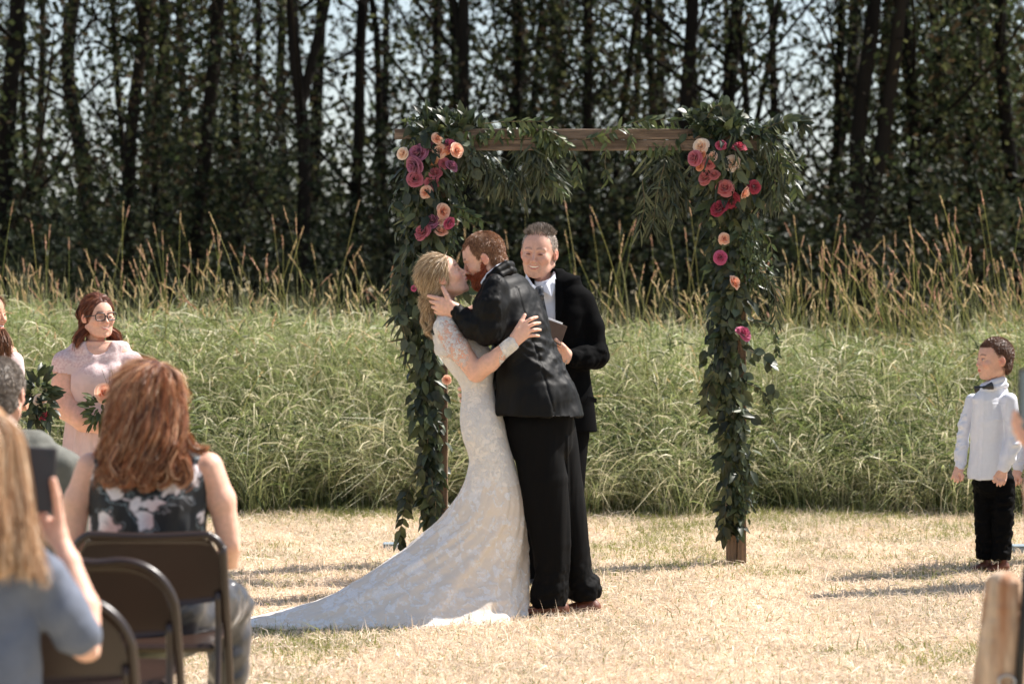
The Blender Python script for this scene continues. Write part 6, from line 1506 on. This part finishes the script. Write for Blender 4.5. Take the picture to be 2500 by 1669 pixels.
fd.chain([P(160, 1140, 0), P(172, 1240, 0), P(178, 1330, 20)], [42, 40, 38], 16); fd.chain([P(-128, 1140, 0), P(-140, 1240, 0), P(-146, 1330, 20)], [42, 40, 38], 16)
fd.chain([P(178, 1330, 20), P(150, 1370, 160)], [38, 26], 10); fd.chain([P(-146, 1330, 20), P(-110, 1370, 160)], [38, 26], 10)
V, F = fd.mesh(); N1.part('jacket', V, F, M['olive'], fold=folds(4, .03, (.4, 0, 1), .4, 82))
fd = Field(P(-190, 1790, -140), P(240, 1440, 420), 7)
for s in (-1, 1): fd.chain([P(16 + s * 60, 1520, 0), P(16 + s * 75, 1500, 180), P(16 + s * 80, 1500, 320)], [72, 62, 48], 20); fd.chain([P(16 + s * 80, 1500, 320), P(16 + s * 80, 1740, 330)], [48, 34], 14)
V, F = fd.mesh(); N1.part('trousers', V, F, M['suitb'], fold=folds(4, .03, (.6, .4, .6), .5, 83))

# ------------------------------------------------------------------ woman raising a phone, nearest the camera
M['bluetee'] = mat('blue_grey_jersey', lin(92, 98, 112), rough=.8, nscale=30, namt=.12, bump=.002, bscale=20)
U = Fig(5.7, 'person', 'blurred seated woman, long blonde hair, blue-grey T-shirt, raising a phone', 'person', 'seated guests', -50); P = U.P; h = 238
uf = head_frame(P(-78, 1092, 0), h, (.35, .93, 0), (0, 0, 1)); fd = cap_field(uf, 1.0, 3.6); head_sdf(fd, uf, 'woman', necklen=.5, neckr=.17); hv, hf = fd.mesh()
fd = Field(P(-300, 1680, -90), P(280, 1130, 260), 3.6)
fd.chain([P(96, 1430, 20), P(150, 1500, 20), P(210, 1572, 30)], [48, 44, 38], 10)
fd.chain([P(212, 1574, 30), P(205, 1480, 70), P(168, 1370, 104), P(146, 1315, 118)], [39, 37, 27, 21], 12)
hand_sdf(fd, P(146, 1312, 118), [P(96, 1252, 134), P(100, 1272, 136), P(104, 1290, 136), P(110, 1306, 134)], [P(74, 1226, 112), P(72, 1250, 108), P(76, 1272, 108), P(84, 1292, 110)], [P(144, 1262, 112), P(138, 1210, 104), P(130, 1172, 100)], 22, 9.5, bend=(-4, -2, 0))
av, af = fd.mesh(); U.part('body', hv, hf, M['skin'], skincol(hv)); U.part('arm', av, af, M['skin'], skincol(av, 'fair', .03))
fd = Field(P(-330, 1720, -160), P(300, 1270, 160), 5.5)
fd.loft([(P(-72, 1300, 6), 80, 50), (P(-68, 1340, 4), 150, 70), (P(-66, 1400, 2), 180, 88), (P(-66, 1520, 0), 168, 100), (P(-66, 1690, 0), 170, 110)], 0)
fd.chain([P(90, 1400, 4), P(146, 1486, 12), P(190, 1548, 22)], [66, 58, 54], 18); fd.chain([P(-216, 1400, 4), P(-250, 1500, 10), P(-262, 1580, 20)], [66, 58, 54], 18)
V, F = fd.mesh(); U.part('t_shirt', V, F, M['bluetee'], fold=folds(8, .018, (.5, 0, .8), .4, 91))
fd = Field(P(-260, 2220, -160), P(140, 1650, 600), 9)
for s in (-1, 1): fd.chain([P(-66 + s * 80, 1740, 0), P(-66 + s * 95, 1740, 260), P(-66 + s * 95, 1750, 460)], [98, 84, 64], 26); fd.chain([P(-66 + s * 95, 1750, 460), P(-66 + s * 95, 2130, 470)], [64, 44], 18)
V, F = fd.mesh(); U.part('jeans', V, F, M['denim'])
bl = [lin(206, 172, 136), lin(176, 138, 104), lin(232, 206, 176), lin(140, 104, 76), lin(198, 160, 124)]
fd = Field(P(-240, 1500, -170), P(130, 960, 160), 5); fd.ell(P(-76, 1088, -4), (112, 122, 122), 0); fd.ell(P(-66, 1210, -40), (122, 84, 120), 40); fd.ell(P(-50, 1330, -70), (112, 40, 92), 40)
c1, f1_ = fd.mesh(); r = np.random.default_rng(92); guides = []
for i in range(34):
    a = r.uniform(-1.5, 1.7); sx = math.sin(a); cy_ = -math.cos(a); w = 112 * r.uniform(.9, 1.05)
    guides.append([P(-76, 976, -10), P(-76 + sx * w, 1050, cy_ * 110), P(-72 + sx * (w + 16), 1170, cy_ * 112 - 10), P(-62 + sx * (w + 24), 1300, cy_ * 100 - 40), P(-46 + sx * (w + r.normal(20, 14)), 1400 + r.normal(0, 20), cy_ * 76 - 60)])
lk = lock_strands(guides, 7000, (4, 16), .0012 / U.s, bl, 93, K=16, wave=8, wavef=1.6)
V, F, C = merge((c1, f1_, np.tile(np.array(lin(190, 144, 102)), (len(c1), 1)) * (1 + .4 * noise(c1 * [.07, .07, .012], 3))[:, None]), lk); U.part('hair', V, F, M['hair'], C)
M['phone'] = mat('dark_phone_case', lin(34, 26, 30), rough=.35, nscale=20, namt=.15, spec=.6); M['glassy'] = mat('phone_screen', lin(84, 104, 116), rough=.1, nscale=4, namt=.2, spec=.8)
def phone(c, R, hw, hh, label, face):
    root = empty('phone', tuple(c), label, 'phone'); root.matrix_basis = Matrix.Translation(Vector(c)) @ Matrix(R).to_4x4()
    mb = MB(); mb.box((-hw, -.005, -hh), (hw, .005, hh), bev=.003); link('case', mb.mesh('case', M['phone'], False), root, loc=(0, 0, 0))
    mb = MB(); mb.box((-hw + .004, -.0062 if face else .0052, -hh + .008), (hw - .004, -.0052 if face else .0062, hh - .008)); link('screen', mb.mesh('screen', M['glassy'], False), root, loc=(0, 0, 0))
    mb = MB(); mb.tube([(hw - .018, -.0075, hh - .018), (hw - .018, -.004, hh - .018)], .006, 12); link('camera_lens', mb.mesh('camera_lens', M['frame'], False), root, loc=(0, 0, 0))
phone(U.W([P(97, 1170, 128)])[0], Matrix.Rotation(.05, 3, 'Y') @ Matrix.Rotation(-.12, 3, 'X') @ Matrix.Rotation(.25, 3, 'Z'), .037, .078, 'dark phone held up by the blonde woman at the left', False)

# ------------------------------------------------------------------ guest at the right edge raising a phone
K_ = Fig(6.0, 'person', 'guest beyond the right edge, only a raised hand and forearm showing', 'person', None, 2700); P = K_.P
fd = Field(P(2440, 1470, -60), P(2760, 960, 160), 3.2)
hand_sdf(fd, P(2532, 1120, 60), [P(2508, 1040, 58), P(2510, 1056, 60), P(2514, 1072, 60), P(2520, 1088, 60)], [P(2478, 1006, 34), P(2474, 1026, 32), P(2478, 1046, 32), P(2486, 1064, 34)], [P(2540, 1066, 44), P(2530, 1030, 40), P(2522, 1000, 38)], 21, 9, bend=(-10, -4, 0))
fd.chain([P(2530, 1116, 60), P(2530, 1190, 50), P(2540, 1290, 20)], [21, 30, 37], 12); fd.chain([P(2542, 1294, 18), P(2620, 1270, 0), P(2700, 1200, -10)], [37, 42, 46], 12)
av, af = fd.mesh(); K_.part('arm', av, af, M['skin'], skincol(av, 'fair', .03))
kf = head_frame(P(2770, 985, 0), 235, (-.3, .95, 0), (0, 0, 1)); fd = cap_field(kf, 1, 4.5); head_sdf(fd, kf, 'man', necklen=.5); hv, hf = fd.mesh(); K_.part('body', hv, hf, M['skin'], skincol(hv)); short_hair(K_, kf, brown, 3000, 10, 99, grow=.03)
fd = Field(P(2560, 1750, -160), P(3000, 1130, 160), 8); fd.loft([(P(2775, 1150, 0), 80, 50), (P(2775, 1190, 0), 170, 80), (P(2775, 1400, 0), 160, 110), (P(2775, 1740, 0), 170, 120)], 0); fd.chain([P(2640, 1250, 0), P(2610, 1268, 4)], [66, 58], 14)
V, F = fd.mesh(); K_.part('shirt', V, F, M['bluetee'], fold=folds(6, .02, (0, 0, 1), .4, 95))
phone(K_.W([P(2522, 975, 46)])[0], Matrix.Rotation(.0, 3, 'Y'), .037, .078, 'phone in a blue-grey case raised at the right edge', True)

# ------------------------------------------------------------------ weathered post, lower right, with a strap and buckle
M['oldwood'] = mat('weathered_log', lin(196, 170, 144), rough=.85, nscale=7, namt=.4, bump=.006, bscale=16, stretch=(6, 6, 1), tint=lin(158, 112, 80), nscale2=3)
Dp = 6.5; po = empty('wooden_post', tuple(at(2455, HY, Dp) * [1, 1, 0]), 'weathered rounded wooden post with a black strap at the lower right corner', 'post')
F_ = Fig(Dp, None, None); F_.root = po; P = F_.P
fd = Field(P(2360, 2120, -80), P(2600, 1360, 90), 3.6)
fd.loft([(P(2452, 1432, 0), 42, 38), (P(2452, 1480, 0), 50, 42), (P(2440, 1680, 0), 66, 46), (P(2430, 1900, 0), 74, 48), (P(2425, 2100, 0), 78, 50)], 0)
V, F = fd.mesh(); V = V + vnormals(V, F) * (3 * noise(V * [.05, .05, .008], 4) + 1.5 * noise(V * .06, 6))[:, None]; F_.part('post', V, F, M['oldwood'])
M['strap'] = mat('black_strap', lin(24, 22, 22), rough=.55, nscale=30, namt=.2)
mb = MB(); W = lambda *a: F_.W([P(*a)])[0]
mb.tube([W(2506, 1385, -26), W(2502, 1460, -36), W(2496, 1560, -44), W(2486, 1690, -50)], [.010, .010, .011, .012], 8); link('strap', mb.mesh('strap', M['strap']), po)
mb = MB(); a = np.linspace(0, 6.283, 17); c = W(2458, 1664, -58); mb.tube([c + np.array([.022 * math.cos(t), 0, .018 * math.sin(t)]) for t in a], .004, 8, cap=False); link('buckle_ring', mb.mesh('buckle_ring', M['steel']), po)

# ------------------------------------------------------------------ little pale blocks on the grass
M['pale'] = mat('pale_blue_plastic', lin(140, 154, 162), rough=.45, nscale=30, namt=.12)
for (px, py, D, lab) in ((958, 1320, 13.6, 'small pale blue-grey box on the grass by the left post of the arch'), (2492, 1322, 13.5, 'small pale grey box on the grass behind the boy\'s shoes')):
    q = at(px, HY, D); root = empty('box', (q[0], D, 0), lab, 'box')
    mb = MB(); mb.box((-.05, -.04, 0), (.05, .04, .038), bev=.006); link('body', mb.mesh('body', M['pale'], False), root, loc=(0, 0, 0))
    mb = MB(); mb.box((-.053, -.043, .0385), (.053, .043, .047), bev=.004); link('lid', mb.mesh('lid', M['pale'], False), root, loc=(0, 0, 0))

# ------------------------------------------------------------------ groomsman just beyond the right edge; his shadow lies on the grass left of the boy
gq = at(2650, HY, 12.25)
def copy_tree(o, parent=None):
    c = o.copy(); COL.objects.link(c); c.parent = parent
    for ch in list(o.children): copy_tree(ch, c)
    return c
gm_root = copy_tree(O_.root); gm_root.location = (gq[0], 12.25, 0); gm_root['label'] = 'groomsman in a black suit standing just beyond the right edge'
